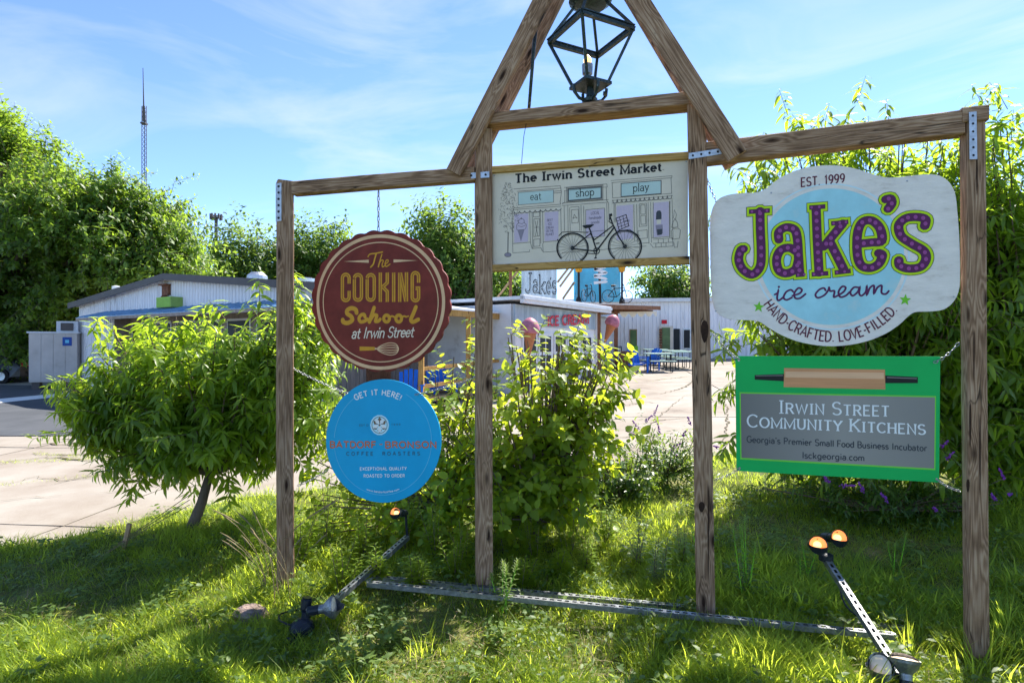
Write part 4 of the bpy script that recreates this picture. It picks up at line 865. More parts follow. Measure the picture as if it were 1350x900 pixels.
# recessed dark shopfront below the awning
mb = MB(); q0, q1 = g2(3.0, -.5), g2(WL, -.5); mb.add([P3(q0, -.1), P3(q1, -.1), P3(q1, 3.0), P3(q0, 3.0)], [(0, 1, 2, 3)])
mb.add([P3(g2(3.0), -.1), P3(q0, -.1), P3(q0, 3.0), P3(g2(3.0), 3.0)], [(0, 1, 2, 3)]); mb.add([P3(g2(3, 0), 2.95), P3(g2(WL, 0), 2.95), P3(q1, 2.95), P3(q0, 2.95)], [(0, 1, 2, 3)])
mb.build('recess', M['siding'], b1)
for t in np.arange(3.3, WL-1.2, 1.55):
    m_ = MB(); m_.box(P3(g2(t+.65, -.47), 1.75), (1.25, .03, 1.9), (wd.x, wd.y, 0)); wi = m_.build('window', M['whitepaint'], b1)
    m_ = MB(); m_.box(P3(g2(t+.65, -.45), 1.75), (1.12, .02, 1.75), (wd.x, wd.y, 0)); m_.build('pane', M['glassdark'], wi)
rd = V((-wn.x, -wn.y)); BD = 23
mb = MB()
for (t0, t1) in ((-.25, 7.1), (7.1, WL+.25)):
    A_, B_ = g2(t0, .25), g2(t1, .25); z0, z1 = ztop(t0)+.06, ztop(t1)+.06
    C_, D_ = (A_[0]+rd.x*BD, A_[1]+rd.y*BD), (B_[0]+rd.x*BD, B_[1]+rd.y*BD)
    v = [P3(A_, z0), P3(B_, z1), P3(D_, z1), P3(C_, z0)]; mb.add(v+[p-V((0, 0, .06)) for p in v], [(0, 1, 2, 3), (7, 6, 5, 4), (0, 4, 5, 1), (3, 2, 6, 7), (0, 3, 7, 4), (1, 5, 6, 2)])
mb.build('roof', M['roofmetal'], b1)
for (t0, t1) in ((-.25, 7.1), (7.1, WL+.25)):
    mb = MB(); mb.bar(P3(g2(t0, .28), ztop(t0)+.02), P3(g2(t1, .28), ztop(t1)+.02), .05, .22); mb.build('fascia', M['fascia'], b1)
SR = lambda s_, o=0: (BR.x+rd.x*s_+wd.x*o, BR.y+rd.y*s_+wd.y*o)      # along the right-hand side wall
corr_wall('side_wall', SR(0), SR(BD), -.1, lambda s_: 3.38, M['metalwall'], b1)
mb = MB(); v = [P3(g2(2.36, .03), 3.12), P3(g2(WL-.2, .03), 3.12), P3(g2(WL-.2, 1.0), 2.86), P3(g2(2.36, 1.0), 2.86)]; mb.add(v+[p-V((0, 0, .05)) for p in v], [(0, 3, 2, 1), (4, 5, 6, 7), (0, 1, 5, 4), (2, 3, 7, 6), (0, 4, 7, 3), (1, 2, 6, 5)])
aw = mb.build('awning', M['awn'], b1)
m_ = MB()
for t in np.arange(2.6, WL-.3, .42): m_.bar(P3(g2(t, .05), 3.135), P3(g2(t, 1.0), 2.88), .03, .03)
m_.build('awning_ribs', M['awn'], aw, kind='stuff')
mb = MB(); mb.bar(P3(g2(2.36, .97), 2.79), P3(g2(WL-.2, .97), 2.79), .06, .10); mb.build('awning_beam', M['siding'], aw)
# wall lamp, sign board and rooftop fittings
t_ = 6.75
mb = MB(); mb.box(P3(g2(6.8, .05), 3.72), (.42, .08, .34), (wd.x, wd.y, 0)); mb.box(P3(g2(6.8, .1), 3.90), (.46, .18, .05), (wd.x, wd.y, 0)); mb.lathe(P3(g2(6.8, .1), 3.5), (0, 0, 1), [(-.14, .02), (-.1, .1), (0, .12), (.05, .05)], 10)
props(mb.build('wall_lamp', M['rust'], None), 'rusty lamp fixed under the gable peak of the metal building', 'lamp')
gb = thing('slatted_box', 'light green slatted box mounted on the gable above the blue awning', 'box', P3(g2(7.3, .25), 3.1))
mb = MB(); mb.box(P3(g2(7.35, .22), 3.27), (.92, .38, .34), (wd.x, wd.y, 0)); mb.build('case', M['greenpaint'], gb)
mb = MB(); [mb.box(P3(g2(7.35, .42), 3.14+i*.065), (.86, .02, .025), (wd.x, wd.y, 0)) for i in range(5)]; mb.build('slats', M['limepaint'], gb, kind='stuff')
def rooftop(px, py, d): return W(px, py, d)
vp = W(153, 389, 23.5); mb = MB(); mb.lathe(vp, (0, 0, 1), [(-.35, .09), (.22, .09), (.22, .15), (.36, .15), (.4, .02)], 12); props(mb.build('vent_pipe', M['roofmetal'], None), 'short round vent pipe on the left roof slope', 'vent')
hv = W(339, 373, 20.5); rf = thing('exhaust_fan', 'round silver exhaust fan on the roof of the metal building', 'roof fan', hv)
mb = MB(); mb.lathe(hv, (0, 0, 1), [(-.4, .30), (.08, .30), (.1, .36), (.26, .34), (.38, .2), (.4, .01)], 18); mb.build('housing', M['galv'], rf)
mb = MB(); mb.box(hv+V((-.42, .1, -.0)), (.3, .4, .34)); mb.build('curb', M['whitepaint'], rf)
ac = W(404, 375, 21); ru = thing('rooftop_unit', 'pale boxy air conditioner on the roof beside the timber post', 'air conditioner', ac)
mb = MB(); mb.box(ac+V((0, 0, .0)), (.62, .6, .42), (wd.x, wd.y, 0)); mb.build('casing', M['grayboard'], ru); mb = MB(); mb.lathe(ac+V((0, 0, .21)), (0, 0, 1), [(0, .2), (.05, .2), (.05, .01)], 12); mb.build('fan_guard', M['fascia'], ru)
# --- porch along its side
pd_ = (rd.x, rd.y, 0); po = thing('porch', 'timber porch with a pale metal lean-to roof along the side of the metal building', 'porch', P3(SR(6, 3), 0))
s0, s1 = .6, 8.6
mb = MB(); v = [P3(SR(s0, .05), 3.28), P3(SR(s1, .05), 3.28), P3(SR(s1, 3.0), 2.86), P3(SR(s0, 3.0), 2.86)]; mb.add(v+[p-V((0, 0, .05)) for p in v], [(0, 1, 2, 3), (7, 6, 5, 4), (0, 4, 5, 1), (2, 6, 7, 3), (0, 3, 7, 4), (1, 5, 6, 2)])
mb.build('porch_roof', M['roofmetal'], po)
mb = MB(); mb.bar(P3(SR(s0, 2.92), 2.73), P3(SR(s1, 2.92), 2.73), .09, .17); mb.build('beam', M['rail'], po)
for s_ in (.8, 2.8, 4.8, 6.8, 8.5):
    mb = MB(); p = SR(s_, 2.92); mb.bar(P3(p, lotz(*p)), P3(p, 2.66), .13); mb.build('post', M['rail'], po)
for i, s_ in enumerate(np.arange(.8, 8.5, .5)):
    mb = MB(); mb.bar(P3(SR(s_, .1), 3.14), P3(SR(s_, 2.9), 2.78), .05, .1); mb.build('rafter', M['pale_wood'], po)
for h in (.55, 1.0):
    mb = MB(); p, q = SR(.8, 2.92), SR(6.8, 2.92); mb.bar(P3(p, lotz(*p)+h), P3(q, lotz(*q)+h), .05, .1); mb.build('railing', M['rail'], po)
mb = MB()
for i in range(52):
    s_ = .3+i*.165; p = SR(s_, .06+random.uniform(0, .02)); 
    b_ = MB(); b_.box(P3(p, 1.5), (.15, .03, 2.9), pd_); b_.build('board', M['siding'], po)
for s_ in (2.1, 5.6, 7.7):
    mb = MB(); mb.box(P3(SR(s_, .12), 1.35), (.95, .06, 2.1), pd_); dr = mb.build('door', M['brown'], po)
    mb = MB(); mb.lathe(P3(SR(s_+.38, .16), 1.3), (wd.x, wd.y, 0), [(0, .03), (.05, .035), (.07, .01)], 8); mb.build('handle', M['galv'], dr)
mb = MB(); p = SR(4.6, 1.5); mb.box(P3(p, lotz(*p)+.06), (8, 2.8, .12), pd_); mb.build('deck', M['pale_wood'], po)
# --- parlor block
PA, PB = (.10, 17.2), (3.37, 22.3); pdv = V((PB[0]-PA[0], PB[1]-PA[1])).normalized(); pn = V((pdv.y, -pdv.x)); PL = 6.06
def pp(t, o=0): return (PA[0]+pdv.x*t+pn.x*o, PA[1]+pdv.y*t+pn.y*o)
pa = thing('ice_cream_parlor', 'low white shop building with a pale fascia behind the central shrub', 'building', P3(PA, 0))
mb = MB()
def wallbox(t0, t1, z0, z1, name, mat, o=0, th=.16, par=pa): 
    m_ = MB(); m_.box(P3(pp((t0+t1)/2, o-th/2), (z0+z1)/2), (t1-t0, th, z1-z0), (pdv.x, pdv.y, 0)); return m_.build(name, mat, par)
wallbox(0, PL, -.2, 3.1, 'wall', M['whitepaint'])
m_ = MB(); m_.box(P3(pp(PL+.0, -1.9), 1.5), (.16, 3.6, 3.2), (pdv.x, pdv.y, 0)); m_.box(P3(pp(0, -1.9), 1.5), (.16, 3.6, 3.2), (pdv.x, pdv.y, 0)); m_.build('end_walls', M['whitepaint'], pa, kind='stuff')
m_ = MB(); m_.box(P3(pp(PL/2, -1.7), 3.26), (PL+.5, 4.4, .1), (pdv.x, pdv.y, 0)); m_.build('roof', M['roofmetal'], pa)
wallbox(-.25, PL+.25, 3.1, 3.36, 'fascia', M['whitepaint'], .45, .12)
wallbox(-.1, PL-.35, 2.45, 3.08, 'sign_band', M['grayboard'], .05, .05)
wallbox(PL-.32, PL-.0, -.1, 3.1, 'corner_pillar', M['whitepaint'], .09, .12)
for t in (.35, 1.35, 2.4, 3.4, 4.5):
    dw = wallbox(t, t+.85, .2, 2.25, 'door' if t in (2.4, 3.4) else 'window', M['whitepaint'], .05, .06)
    for i in range(2):
        for jn in range(3):
            m_ = MB(); m_.box(P3(pp(t+.23+i*.4, .06), .65+jn*.62), (.3, .02, .5), (pdv.x, pdv.y, 0)); m_.build('pane', M['glassdark'], dw)
ps = Surf(pp(0, .09), pp(1, .09), 660, 340, 6.43)
ltr = thing('red_letter_sign', 'row of red slab letters mounted on the white shop front', 'sign', ps.w3(2.5, 2.65, 0))
text(ps, 'ICE CREAM', (392, 572), (745, 552), 72, 20, 'redpaint', .02, serif=9, track=.1, each=True); ps.flush(ltr, {'redpaint': 'letter', 'letters': ('redpaint',)})
text(ps, 'ICE CREAM', (397, 568), (749, 548), 64, 4, 'icepink', .03, track=.16); ps.flush(ltr, {'icepink': 'letter_highlight', 'stuff': ('icepink',)})
# canopy
cn = thing('canopy', 'flat canopy with brown timber edge, posts and a scalloped valance right of the shop', 'canopy', P3(pp(PL, .4), 0))
c0 = W(786, 404, 22.0); c1_ = W(870, 406, 27.0)
mb = MB(); mb.bar(c0, c1_, .08, .18); mb.build('edge_beam', M['brown'], cn)
c2_ = W(812, 404.5, 26.5); dvec = V((-.6, 2.6, 0))
mb = MB(); v = [c0+V((0, 0, .08)), c1_+V((0, 0, .08)), c1_+V((-.2, 4.4, .1)), c0+V((.3, 9.5, .1))]; mb.add(v+[p-V((0, 0, .04)) for p in v], [(0, 1, 2, 3), (7, 6, 5, 4), (0, 4, 5, 1)]); mb.build('roof_sheet', M['pale_wood'], cn)
mb = MB(); mb.bar(W(796, 409, 24.5), W(860, 410.5, 28.0), .08, .14); mb.build('rear_beam', M['brown'], cn)
for px, d, top in ((789, 22.1, 406), (812, 25.0, 410)):
    t0 = W(px, top, d); mb = MB(); mb.bar(V((t0.x, t0.y, lotz(t0.x, t0.y))), t0, .15); mb.build('post', M['brown'], cn)
mb = MB(); n_ = 40
pts = [(W(817, 413, 25.2)).lerp(W(866, 412, 28), i/n_)-V((0, 0, .19*abs(math.sin(i/n_*math.pi*4.5)))) for i in range(n_+1)]
top = [(W(817, 411, 25.2)).lerp(W(866, 410.3, 28), i/n_) for i in range(n_+1)]; vs = []
for a_, b_ in zip(pts, top): vs += [a_, b_, a_+V((0, .03, 0)), b_+V((0, .03, 0))]
mb.add(vs, [(4*i, 4*i+4, 4*i+5, 4*i+1) for i in range(n_)]+[(4*i+2, 4*i+3, 4*i+7, 4*i+6) for i in range(n_)]+[(4*i, 4*i+2, 4*i+6, 4*i+4) for i in range(n_)]); mb.build('valance', M['mboard'], cn)
# rear white building
b3 = thing('rear_building', 'white corrugated metal building with small windows across the back of the lot', 'building', (8, 32, 1))
ra, rb = (3.0, 33.0), (17.5, 31.0)
corr_wall('wall', ra, rb, .6, lambda s_: 4.33, M['metalwall'], b3, .22, .035)
m_ = MB(); m_.bar((2.9, 32.8, 4.4), (17.6, 30.8, 4.4), .12, .2); m_.build('eave', M['roofmetal'], b3)
m_ = MB(); m_.add([(2.9, 32.8, 4.46), (17.6, 30.8, 4.46), (18.6, 39, 5.1), (3.8, 41, 5.1)], [(0, 1, 2, 3)]); m_.build('roof', M['roofmetal'], b3)
rs = Surf(ra, rb, 780, 380, 7.5)
def rbox(x0, y0, x1, y1, name, mat, par=b3, off=.08, th=.06):
    f = Surf(ra, rb, 780, 380, 7.5, off); return f.board([(x0, y0), (x1, y0), (x1, y1), (x0, y1)], th, name, M[mat], par)
w_ = rbox(374, 404, 450, 580, 'window', 'pale_wood'); rbox(382, 412, 444, 570, 'pane', 'glassgreen', w_, .1, .02)
rbox(378, 570, 458, 640, 'window_box', 'limepaint', b3, .3, .3)
w_ = rbox(668, 372, 805, 640, 'door', 'mboard'); rbox(692, 388, 776, 602, 'pane', 'glassgreen', w_, .1, .02)
rbox(812, 400, 872, 620, 'doorway', 'glassdark'); w_ = rbox(905, 400, 980, 600, 'window', 'galv'); rbox(912, 410, 972, 590, 'pane', 'glassdark', w_, .1, .02)
for i in range(9): pass
o = rbox(694, 312, 745, 350, 'notice_board', 'redpaint', None, .1, .04); props(o, 'small red notice board above the back door of the rear building', 'sign')
m_ = MB(); x_ = W(778+14, 0, 31.9)
bp_ = rs.w3(*rs.m(681, 395), .16); bq = rs.w3(*rs.m(681, 625), .16)
for i in range(9):
    a_ = bq.lerp(bp_, i/9)
    m_.lathe(a_, (0, 0, 1), [(0, .05), (.06, .11), (.13, .05)], 8)
props(m_.build('door_post', M['brown'], None, kind=None), 'short knobbly brown post standing left of the back door', 'post')
# --- rooftop billboards and bits
def billboard(name, label, px0, y0, px1, y1, y2, y3, d0, d1, mat, cat='billboard'):
    A_, B_ = W(px0, 400, d0), W(px1, 400, d1); f = Surf((A_.x, A_.y), (B_.x, B_.y), 660, 340, 6.43)
    th = thing(name, label, cat, W((px0+px1)/2, max(y2, y3), (d0+d1)/2)); cvt = lambda x, y: ((x-660)*6.43, (y-340)*6.43)
    f.board([cvt(px0, y0), cvt(px1, y1), cvt(px1, y2), cvt(px0, y3)], .08, 'panel', M[mat], th)
    return f, th
f, jb = billboard('rooftop_sign', 'weathered blue-grey rooftop board with black outlined letters propped by timber braces', 690, 338, 734, 338, 396, 393, 20.5, 22.5, 'grayboard')
f.nt()
for ch, x0, y0, x1, y1 in (('J', 205, 130, 262, 292), ('a', 274, 195, 318, 292), ('k', 326, 145, 382, 300), ('e', 388, 205, 428, 300), ('s', 436, 200, 474, 300)):
    f.nt(); glyph(f, ch, x0, y0, x1, y1, 22, 'blackp', .01, serif=14, cap=False)
f.nt(); f.line([(425, 165), (420, 185)], 14, 'blackp', .01)
f.tag = 0
for ch, x0, y0, x1, y1 in (('J', 205, 130, 262, 292), ('a', 274, 195, 318, 292), ('k', 326, 145, 382, 300), ('e', 388, 205, 428, 300), ('s', 436, 200, 474, 300)):
    glyph(f, ch, x0, y0, x1, y1, 7, 'grayboard', .02, cap=False)
f.flush(jb, {'blackp': 'letter', 'grayboard': 'letter_core', 'letters': ('blackp',), 'stuff': ('grayboard',)})
for a_, b_, d_ in (((656, 392), (688, 350), 21), ((738, 378), (757, 352), 23), ((742, 394), (757, 372), 23.4), ((735, 372), (752, 350), 23)):
    m_ = MB(); m_.bar(W(*a_, d_), W(*b_, d_+.2), .09, .07); m_.build('brace', M['pale_wood'], jb)
m_ = MB(); m_.bar(W(673, 412, 18.5), W(673, 330, 18.5), .1); props(m_.build('roof_post', M['brown'], None), 'dark upright post rising from the porch roof left of the grey-blue board', 'post')
f, bb = billboard('blue_rooftop_board', 'plain light blue board on the shop roof behind two bicycles', 758, 335, 818, 335, 398, 398, 24, 25.5, 'skyblue')
for px, d_ in ((763, 23.6), (820, 24.8)):
    lp = thing('lamp_pole', 'slim black lamp pole in front of the left edge of the blue board' if px < 800 else 'slim black lamp pole with a warm lamp at the right edge of the blue board', 'lamp pole', W(px, 398, d_))
    m_ = MB(); m_.tube([W(px, 400, d_), W(px, 357, d_)], .05, 8); m_.build('pole', M['black'], lp); m_ = MB(); m_.lathe(W(px, 400, d_), (0, 0, 1), [(0, .14), (.15, .12), (.3, .05)], 10); m_.build('pole_base', M['black'], lp)
    m_ = MB(); m_.lathe(W(px, 359, d_), (0, 0, 1), [(0, .06), (.03, .13), (.2, .16), (.22, .18), (.34, .03)], 10); m_.build('lamp_head', M['gold'], lp)
sp_ = thing('arrow_signpost', 'dark post with stacked white arrow boards in front of the blue board', 'signpost', W(791, 398, 23.4))
m_ = MB(); m_.bar(W(791.5, 400, 23.4), W(790, 350, 23.4), .09); m_.build('post', M['black'], sp_)
for i, (y, tl) in enumerate(((353, .1), (357, -.12), (361.5, .1), (366, -.1), (372, .05))):
    c_ = W(792, y, 23.3); m_ = MB(); dx = V((math.cos(tl*2), 0, math.sin(tl*2))); zz = V((-dx.z, 0, dx.x))
    pts = [c_-dx*.28-zz*.055, c_+dx*.2-zz*.055, c_+dx*.3, c_+dx*.2+zz*.055, c_-dx*.28+zz*.055]; n_ = len(pts)
    m_.add(pts+[p+V((0, .03, 0)) for p in pts], [tuple(range(n_)), tuple(range(n_, 2*n_))[::-1]]+[(k, (k+1) % n_, (k+1) % n_+n_, k+n_) for k in range(n_)]); m_.build('arrow_board', M['whitepaint'], sp_)
def bicycle(px, py, d, sc_, yaw, label):
    o = W(px, py, d); th = thing('bicycle', label, 'bicycle', o, 'bicycles on the shop roof'); ux = V((math.cos(yaw), math.sin(yaw), 0))
    def q(x, z): return o+ux*x*sc_+V((0, 0, z*sc_))
    for cx_ in (-.52, .52):
        m_ = MB(); m_.tube([q(cx_+.33*math.cos(a*math.pi/12), .33+.33*math.sin(a*math.pi/12)) for a in range(25)], .02*sc_, 5, cap=False); wh = m_.build('wheel', M['black'], th)
        m_ = MB(); [m_.tube([q(cx_, .33), q(cx_+.32*math.cos(a*math.pi/5), .33+.32*math.sin(a*math.pi/5))], .006, 3) for a in range(10)]; m_.build('spokes', M['galv'], wh, kind='stuff')
    m_ = MB()
    for a, b in (((-.52, .33), (-.05, .3)), ((-.05, .3), (-.2, .85)), ((-.52, .33), (-.18, .75)), ((-.18, .75), (.36, .78)), ((-.05, .3), (.38, .7)), ((.52, .33), (.34, .95))): m_.tube([q(*a), q(*b)], .022*sc_, 5)
    m_.build('frame', M['black'], th)
    m_ = MB(); m_.tube([q(.34, .95), q(.28, 1.02), q(.2, .98)], .02*sc_, 5); m_.build('handlebar', M['black'], th); m_ = MB(); m_.tube([q(-.34, .88), q(-.2, .9), q(-.1, .88)], [.06*sc_, .06*sc_, .03*sc_], 6); m_.build('saddle', M['black'], th)
bicycle(814, 399, 23.4, .78, .2, 'black bicycle parked on the shop roof near the right lamp pole')
bicycle(776, 398, 23.0, .72, .95, 'black bicycle on the shop roof left of the stacked arrow boards')
# cones
for px, py, d, lean, lb in ((697, 472, 16.6, .04, 'upright giant ice cream cone at the left corner of the shop'), (797, 452, 22.4, .38, 'leaning giant pink ice cream cone fixed by the brown canopy post')):
    th = thing('giant_cone', lb, 'ice cream cone', W(px, py, d), 'giant ice cream cones at the shop'); ax = V((lean, 0, 1)).normalized(); o = W(px, py, d)
    m_ = MB(); m_.lathe(o, ax, [(0, .02), (.72, .20), (.76, .22)], 14); m_.build('cone', M['cone'], th); m_ = MB(); m_.lathe(o+ax*.72, ax, [(0, .25), (.08, .29), (.2, .28), (.34, .22), (.44, .1), (.47, .01)], 16); m_.build('scoop', M['icepink'], th, smooth=True)
# lot furniture
bo = W(826, 490, 24.3); bo.z = lotz(bo.x, bo.y)
br_ = thing('barrel', 'dark wooden barrel standing beside the railing on the lot', 'barrel', bo)
m_ = MB(); m_.lathe(bo, (0, 0, 1), [(0, .25), (.2, .31), (.45, .33), (.7, .31), (.88, .25), (.88, .22), (.82, .21)], 16); m_.build('staves', M['brown'], br_)
for z in (.12, .34, .58, .78):
    m_ = MB(); r_ = .27+.065*math.sin(z/.88*math.pi)+.008; m_.lathe(bo+V((0, 0, z)), (0, 0, 1), [(0, r_), (.045, r_), (.045, r_-.02)], 16); m_.build('hoop', M['fascia'], br_)
def adiron(px, d, yaw, lb):
    o = W(px, 480, d); o.z = lotz(o.x, o.y)
    th = thing('adirondack_chair', lb, 'chair', o, 'blue chairs on the lot'); u = V((math.cos(yaw), math.sin(yaw), 0)); f_ = V((-math.sin(yaw), math.cos(yaw), 0))
    q = lambda x, y, z: o+u*x+f_*y+V((0, 0, z))
    for i in range(5):
        m_ = MB(); x = (i-2)*.115; m_.bar(q(x, .25, .3), q(x*1.15, .52, .98-.02*(i-2)**2), .1, .02, f_); m_.build('back_slat', M['adblue'], th)
    for i in range(4):
        m_ = MB(); m_.bar(q(-.28, -.25+i*.14, .38-.03*i), q(.28, -.25+i*.14, .38-.03*i), .11, .02); m_.build('seat_slat', M['adblue'], th)
    for sx in (-.33, .33):
        m_ = MB(); m_.bar(q(sx, -.3, .6), q(sx, .4, .6), .12, .025); m_.build('armrest', M['adblue'], th)
        m_ = MB(); m_.bar(q(sx, -.26, 0), q(sx, -.26, .6), .05, .09); m_.build('leg', M['adblue'], th); m_ = MB(); m_.bar(q(sx*.85, .38, 0), q(sx*.85, .38, .6), .05, .09); m_.build('leg', M['adblue'], th)
adiron(840, 23.8, .3, 'blue slatted chair beside the barrel, facing the street'); adiron(854, 24.6, -1.1, 'blue slatted chair turned sideways between the barrel and the tables')
adiron(583, 16.0, .5, 'blue slatted chair by the porch, seen right of the maroon sign'); adiron(540, 14.6, .1, 'blue slatted chair by the porch, seen just below the maroon sign')
def table(px, d, lb):
    o = W(px, 480, d); o.z = lotz(o.x, o.y); th = thing('picnic_table', lb, 'table', o, 'metal picnic tables on the lot')
    m_ = MB(); m_.box(o+V((0, 0, .75)), (1.15, .95, .05)); m_.build('table_top', M['tabletop'], th)
    for sx in (-.42, .42):
        m_ = MB(); m_.tube([o+V((sx, -.35, 0)), o+V((sx, -.3, .72)), o+V((sx, .3, .72)), o+V((sx, .35, 0))], .022, 6); m_.build('leg_frame', M['black'], th)
    for sy in (-.75, .75):
        m_ = MB(); m_.box(o+V((0, sy, .45)), (1.05, .28, .04)); be = m_.build('bench', M['tabletop'], th); m_ = MB()
        for sx in (-.4, .4): m_.tube([o+V((sx, sy, .43)), o+V((sx, sy, 0)), o+V((sx, sy*.4, .03))], .018, 5)
        m_.build('bench_frame', M['black'], be)
table(868, 24.2, 'pale green table nearest the blue chairs'); table(885, 26.5, 'pale green table behind the nearest one, left of the far end'); table(900, 25.2, 'pale green table partly hidden by the third timber post'); table(862, 28.3, 'farthest pale green table close to the back wall')
ra_ = thing('railing', 'black metal railing between the canopy post and the barrel', 'railing', W(808, 485, 24.6))
p, q = W(797, 480, 23.5), W(819, 480, 25.2); zp, zq = lotz(p.x, p.y), lotz(q.x, q.y)
for i in range(9):
    t = i/8; c_ = p.lerp(q, t); m_ = MB(); m_.bar(V((c_.x, c_.y, lotz(c_.x, c_.y))), V((c_.x, c_.y, lotz(c_.x, c_.y)+1.05)), .04 if i in (0, 8) else .02); m_.build('upright', M['black'], ra_)
for h in (.12, 1.05):
    m_ = MB(); m_.bar(V((p.x, p.y, zp+h)), V((q.x, q.y, zq+h)), .04); m_.build('rail', M['black'], ra_)
# --- walk-in storage box at the left edge of the building, with a case on top
wo = W(79, 505, 22.2); wo.z = lotz(wo.x, wo.y); wc = thing('storage_container', 'tall beige panelled storage box with a blue sticker beside the metal building', 'storage box', wo)
ex = V((.93, .36, 0)).normalized(); cx0 = W(76, 440, 22.6)
m_ = MB(); cC = V((W(80, 0, 22.9).x, 22.9, 0)); H0, H1 = wo.z+.28, 2.32
m_.box(V((cC.x, cC.y, (H0+H1)/2)), (1.55, 1.5, H1-H0), ex); m_.build('body', M['contwall'], wc)
ey = V((-ex.y, ex.x, 0))
for i in range(4):
    m_ = MB(); c_ = cC-ey*.755+ex*(-.58+.387*i); m_.box(V((c_.x, c_.y, (H0+H1)/2)), (.375, .02, H1-H0-.06), ex); m_.build('panel', M['contwall'], wc)
m_ = MB(); m_.box(V((cC.x, cC.y, H1+.03)), (1.66, 1.6, .06), ex); m_.build('top_edge', M['roofmetal'], wc)
m_ = MB(); c_ = cC-ey*.775+ex*.45; m_.box(V((c_.x, c_.y, 2.0)), (.3, .012, .34), ex); stk = m_.build('sticker', paint('navy_sticker', (.02, .07, .3), .4, .1, 10), wc); m_ = MB(); c2_ = cC-ey*.784+ex*.45; m_.box(V((c2_.x, c2_.y, 2.0)), (.12, .006, .12), ex); m_.build('sticker_mark', M['ringblue'], stk)
for sx in (-.6, .6):
    m_ = MB(); c_ = cC+ex*sx-ey*.5; m_.box(V((c_.x, c_.y, wo.z+.14)), (.25, .3, .3), ex); m_.build('foot', M['fascia'], wc)
bx_ = thing('metal_case', 'small pale metal case lying on top of the beige storage box', 'case', V((cC.x+.4, cC.y, H1+.06)))
m_ = MB(); m_.box(V((cC.x+.45, cC.y-.1, H1+.27)), (.7, .6, .42), ex); m_.build('case_body', M['roofmetal'], bx_); m_ = MB(); m_.box(V((cC.x+.58, cC.y-.42, H1+.26)), (.4, .03, .3), ex); m_.build('grille', M['fascia'], bx_)
# --- car
co_ = W(-14, 505, 26.5); co_.z = lotz(co_.x, co_.y); car = thing('parked_car', 'black parked car with a red tail light in the shade left of the storage box', 'car', co_)
prof = [(-2.2, .3), (-2.25, .62), (-2.1, .82), (-1.3, .92), (-.7, 1.38), (-.2, 1.47), (.8, 1.45), (1.5, 1.12), (2.12, 1.02), (2.2, .75), (2.18, .32), (1.75, .3), (1.7, .25), (-1.8, .25)]
def extr(prof, y0, y1, name, mat, inset=0):
    m_ = MB(); n_ = len(prof); m_.add([co_+V((x, y0+(inset if z > .95 else 0), z)) for x, z in prof]+[co_+V((x, y1-(inset if z > .95 else 0), z)) for x, z in prof], [tuple(range(n_)), tuple(range(n_, 2*n_))[::-1]]+[(k, (k+1) % n_, (k+1) % n_+n_, k+n_) for k in range(n_)]); return m_.build(name, mat, car)
bd_ = extr(prof, -.88, .88, 'body', M['carpaint'], .16)
for x0, x1 in ((-.75, -.05), (.02, .75)):
    m_ = MB(); m_.add([co_+V((x0-.25, -.86, .96)), co_+V((x1+.1, -.86, .96)), co_+V((x1, -.74, 1.36)), co_+V((x0+.05, -.74, 1.36))], [(0, 1, 2, 3)]); m_.build('window', M['glassdark'], car)
m_ = MB(); m_.box(co_+V((2.16, -.6, .85)), (.12, .4, .16)); m_.build('tail_light', M['redpaint'], car)
for x in (-1.4, 1.35):
    m_ = MB(); m_.lathe(co_+V((x, -.9, .33)), (0, 1, 0), [(0, .2), (.01, .33), (.2, .33)], 18); wh = m_.build('wheel', M['tire'], car); m_ = MB(); m_.lathe(co_+V((x, -.91, .33)), (0, 1, 0), [(0, .05), (-.01, .19), (.02, .2)], 12); m_.build('rim', M['galv'], wh)
# --- wooden fence far left behind the car
fe = thing('board_fence', 'weathered grey board fence behind the parked car', 'fence', (-24, 29, .4))
for i in range(34):
    m_ = MB(); x = -31+i*.32; m_.box(V((x, 29+.012*i, 1.2+random.uniform(-.03, .03))), (.29, .03, 1.9)); m_.build('board', M['siding'], fe)
# --- masts
mt = M['grayboard']
r1 = thing('radio_mast', 'tall thin lattice radio mast rising beyond the big left tree', 'radio mast', W(190, 440, 150))
m_ = MB(); d_ = 150
for px in (187, 190.5, 193): m_.tube([W(px, 440, d_), W(px, 140, d_)], .09, 4)
for y in np.arange(142, 440, 6):
    m_.tube([W(187, y, d_), W(193, y+6, d_)], .07, 3); m_.tube([W(193, y, d_), W(187, y+6, d_)], .07, 3)
m_.build('lattice', M['fascia'], r1); m_ = MB(); m_.tube([W(190, 160, d_), W(189.5, 140, d_)], [.42, .3], 6); m_.build('antenna_section', M['fascia'], r1); m_ = MB(); m_.tube([W(189.5, 140, d_), W(189, 118, d_), W(188.5, 90, d_)], [.18, .12, .08], 6); m_.build('top_rod', M['fascia'], r1)
m_ = MB(); m_.box(W(190, 163, d_), (1.3, 1.3, .4)); m_.build('platform', M['fascia'], r1)
r2 = thing('cell_tower', 'short grey cell tower with a crown of antennas between two trees', 'cell tower', W(285, 440, 95))
m_ = MB(); m_.tube([W(284, 440, 95), W(285, 286, 95)], [.45, .25], 8); m_.build('pole', M['fascia'], r2)
for i in range(10):
    a_ = i*math.pi/5; c_ = W(285, 286, 95)+V((.85*math.cos(a_), .85*math.sin(a_), 0)); m_ = MB(); m_.box(c_, (.22, .22, .9)); m_.build('antenna', M['fascia'], r2)
m_ = MB(); m_.lathe(W(285, 287, 95), (0, 0, 1), [(0, .8), (.08, .8)], 12); m_.lathe(W(284, 300, 95), (0, 0, 1), [(0, .6), (.08, .6)], 12); m_.build('platforms', M['galv'], r2, kind='stuff')
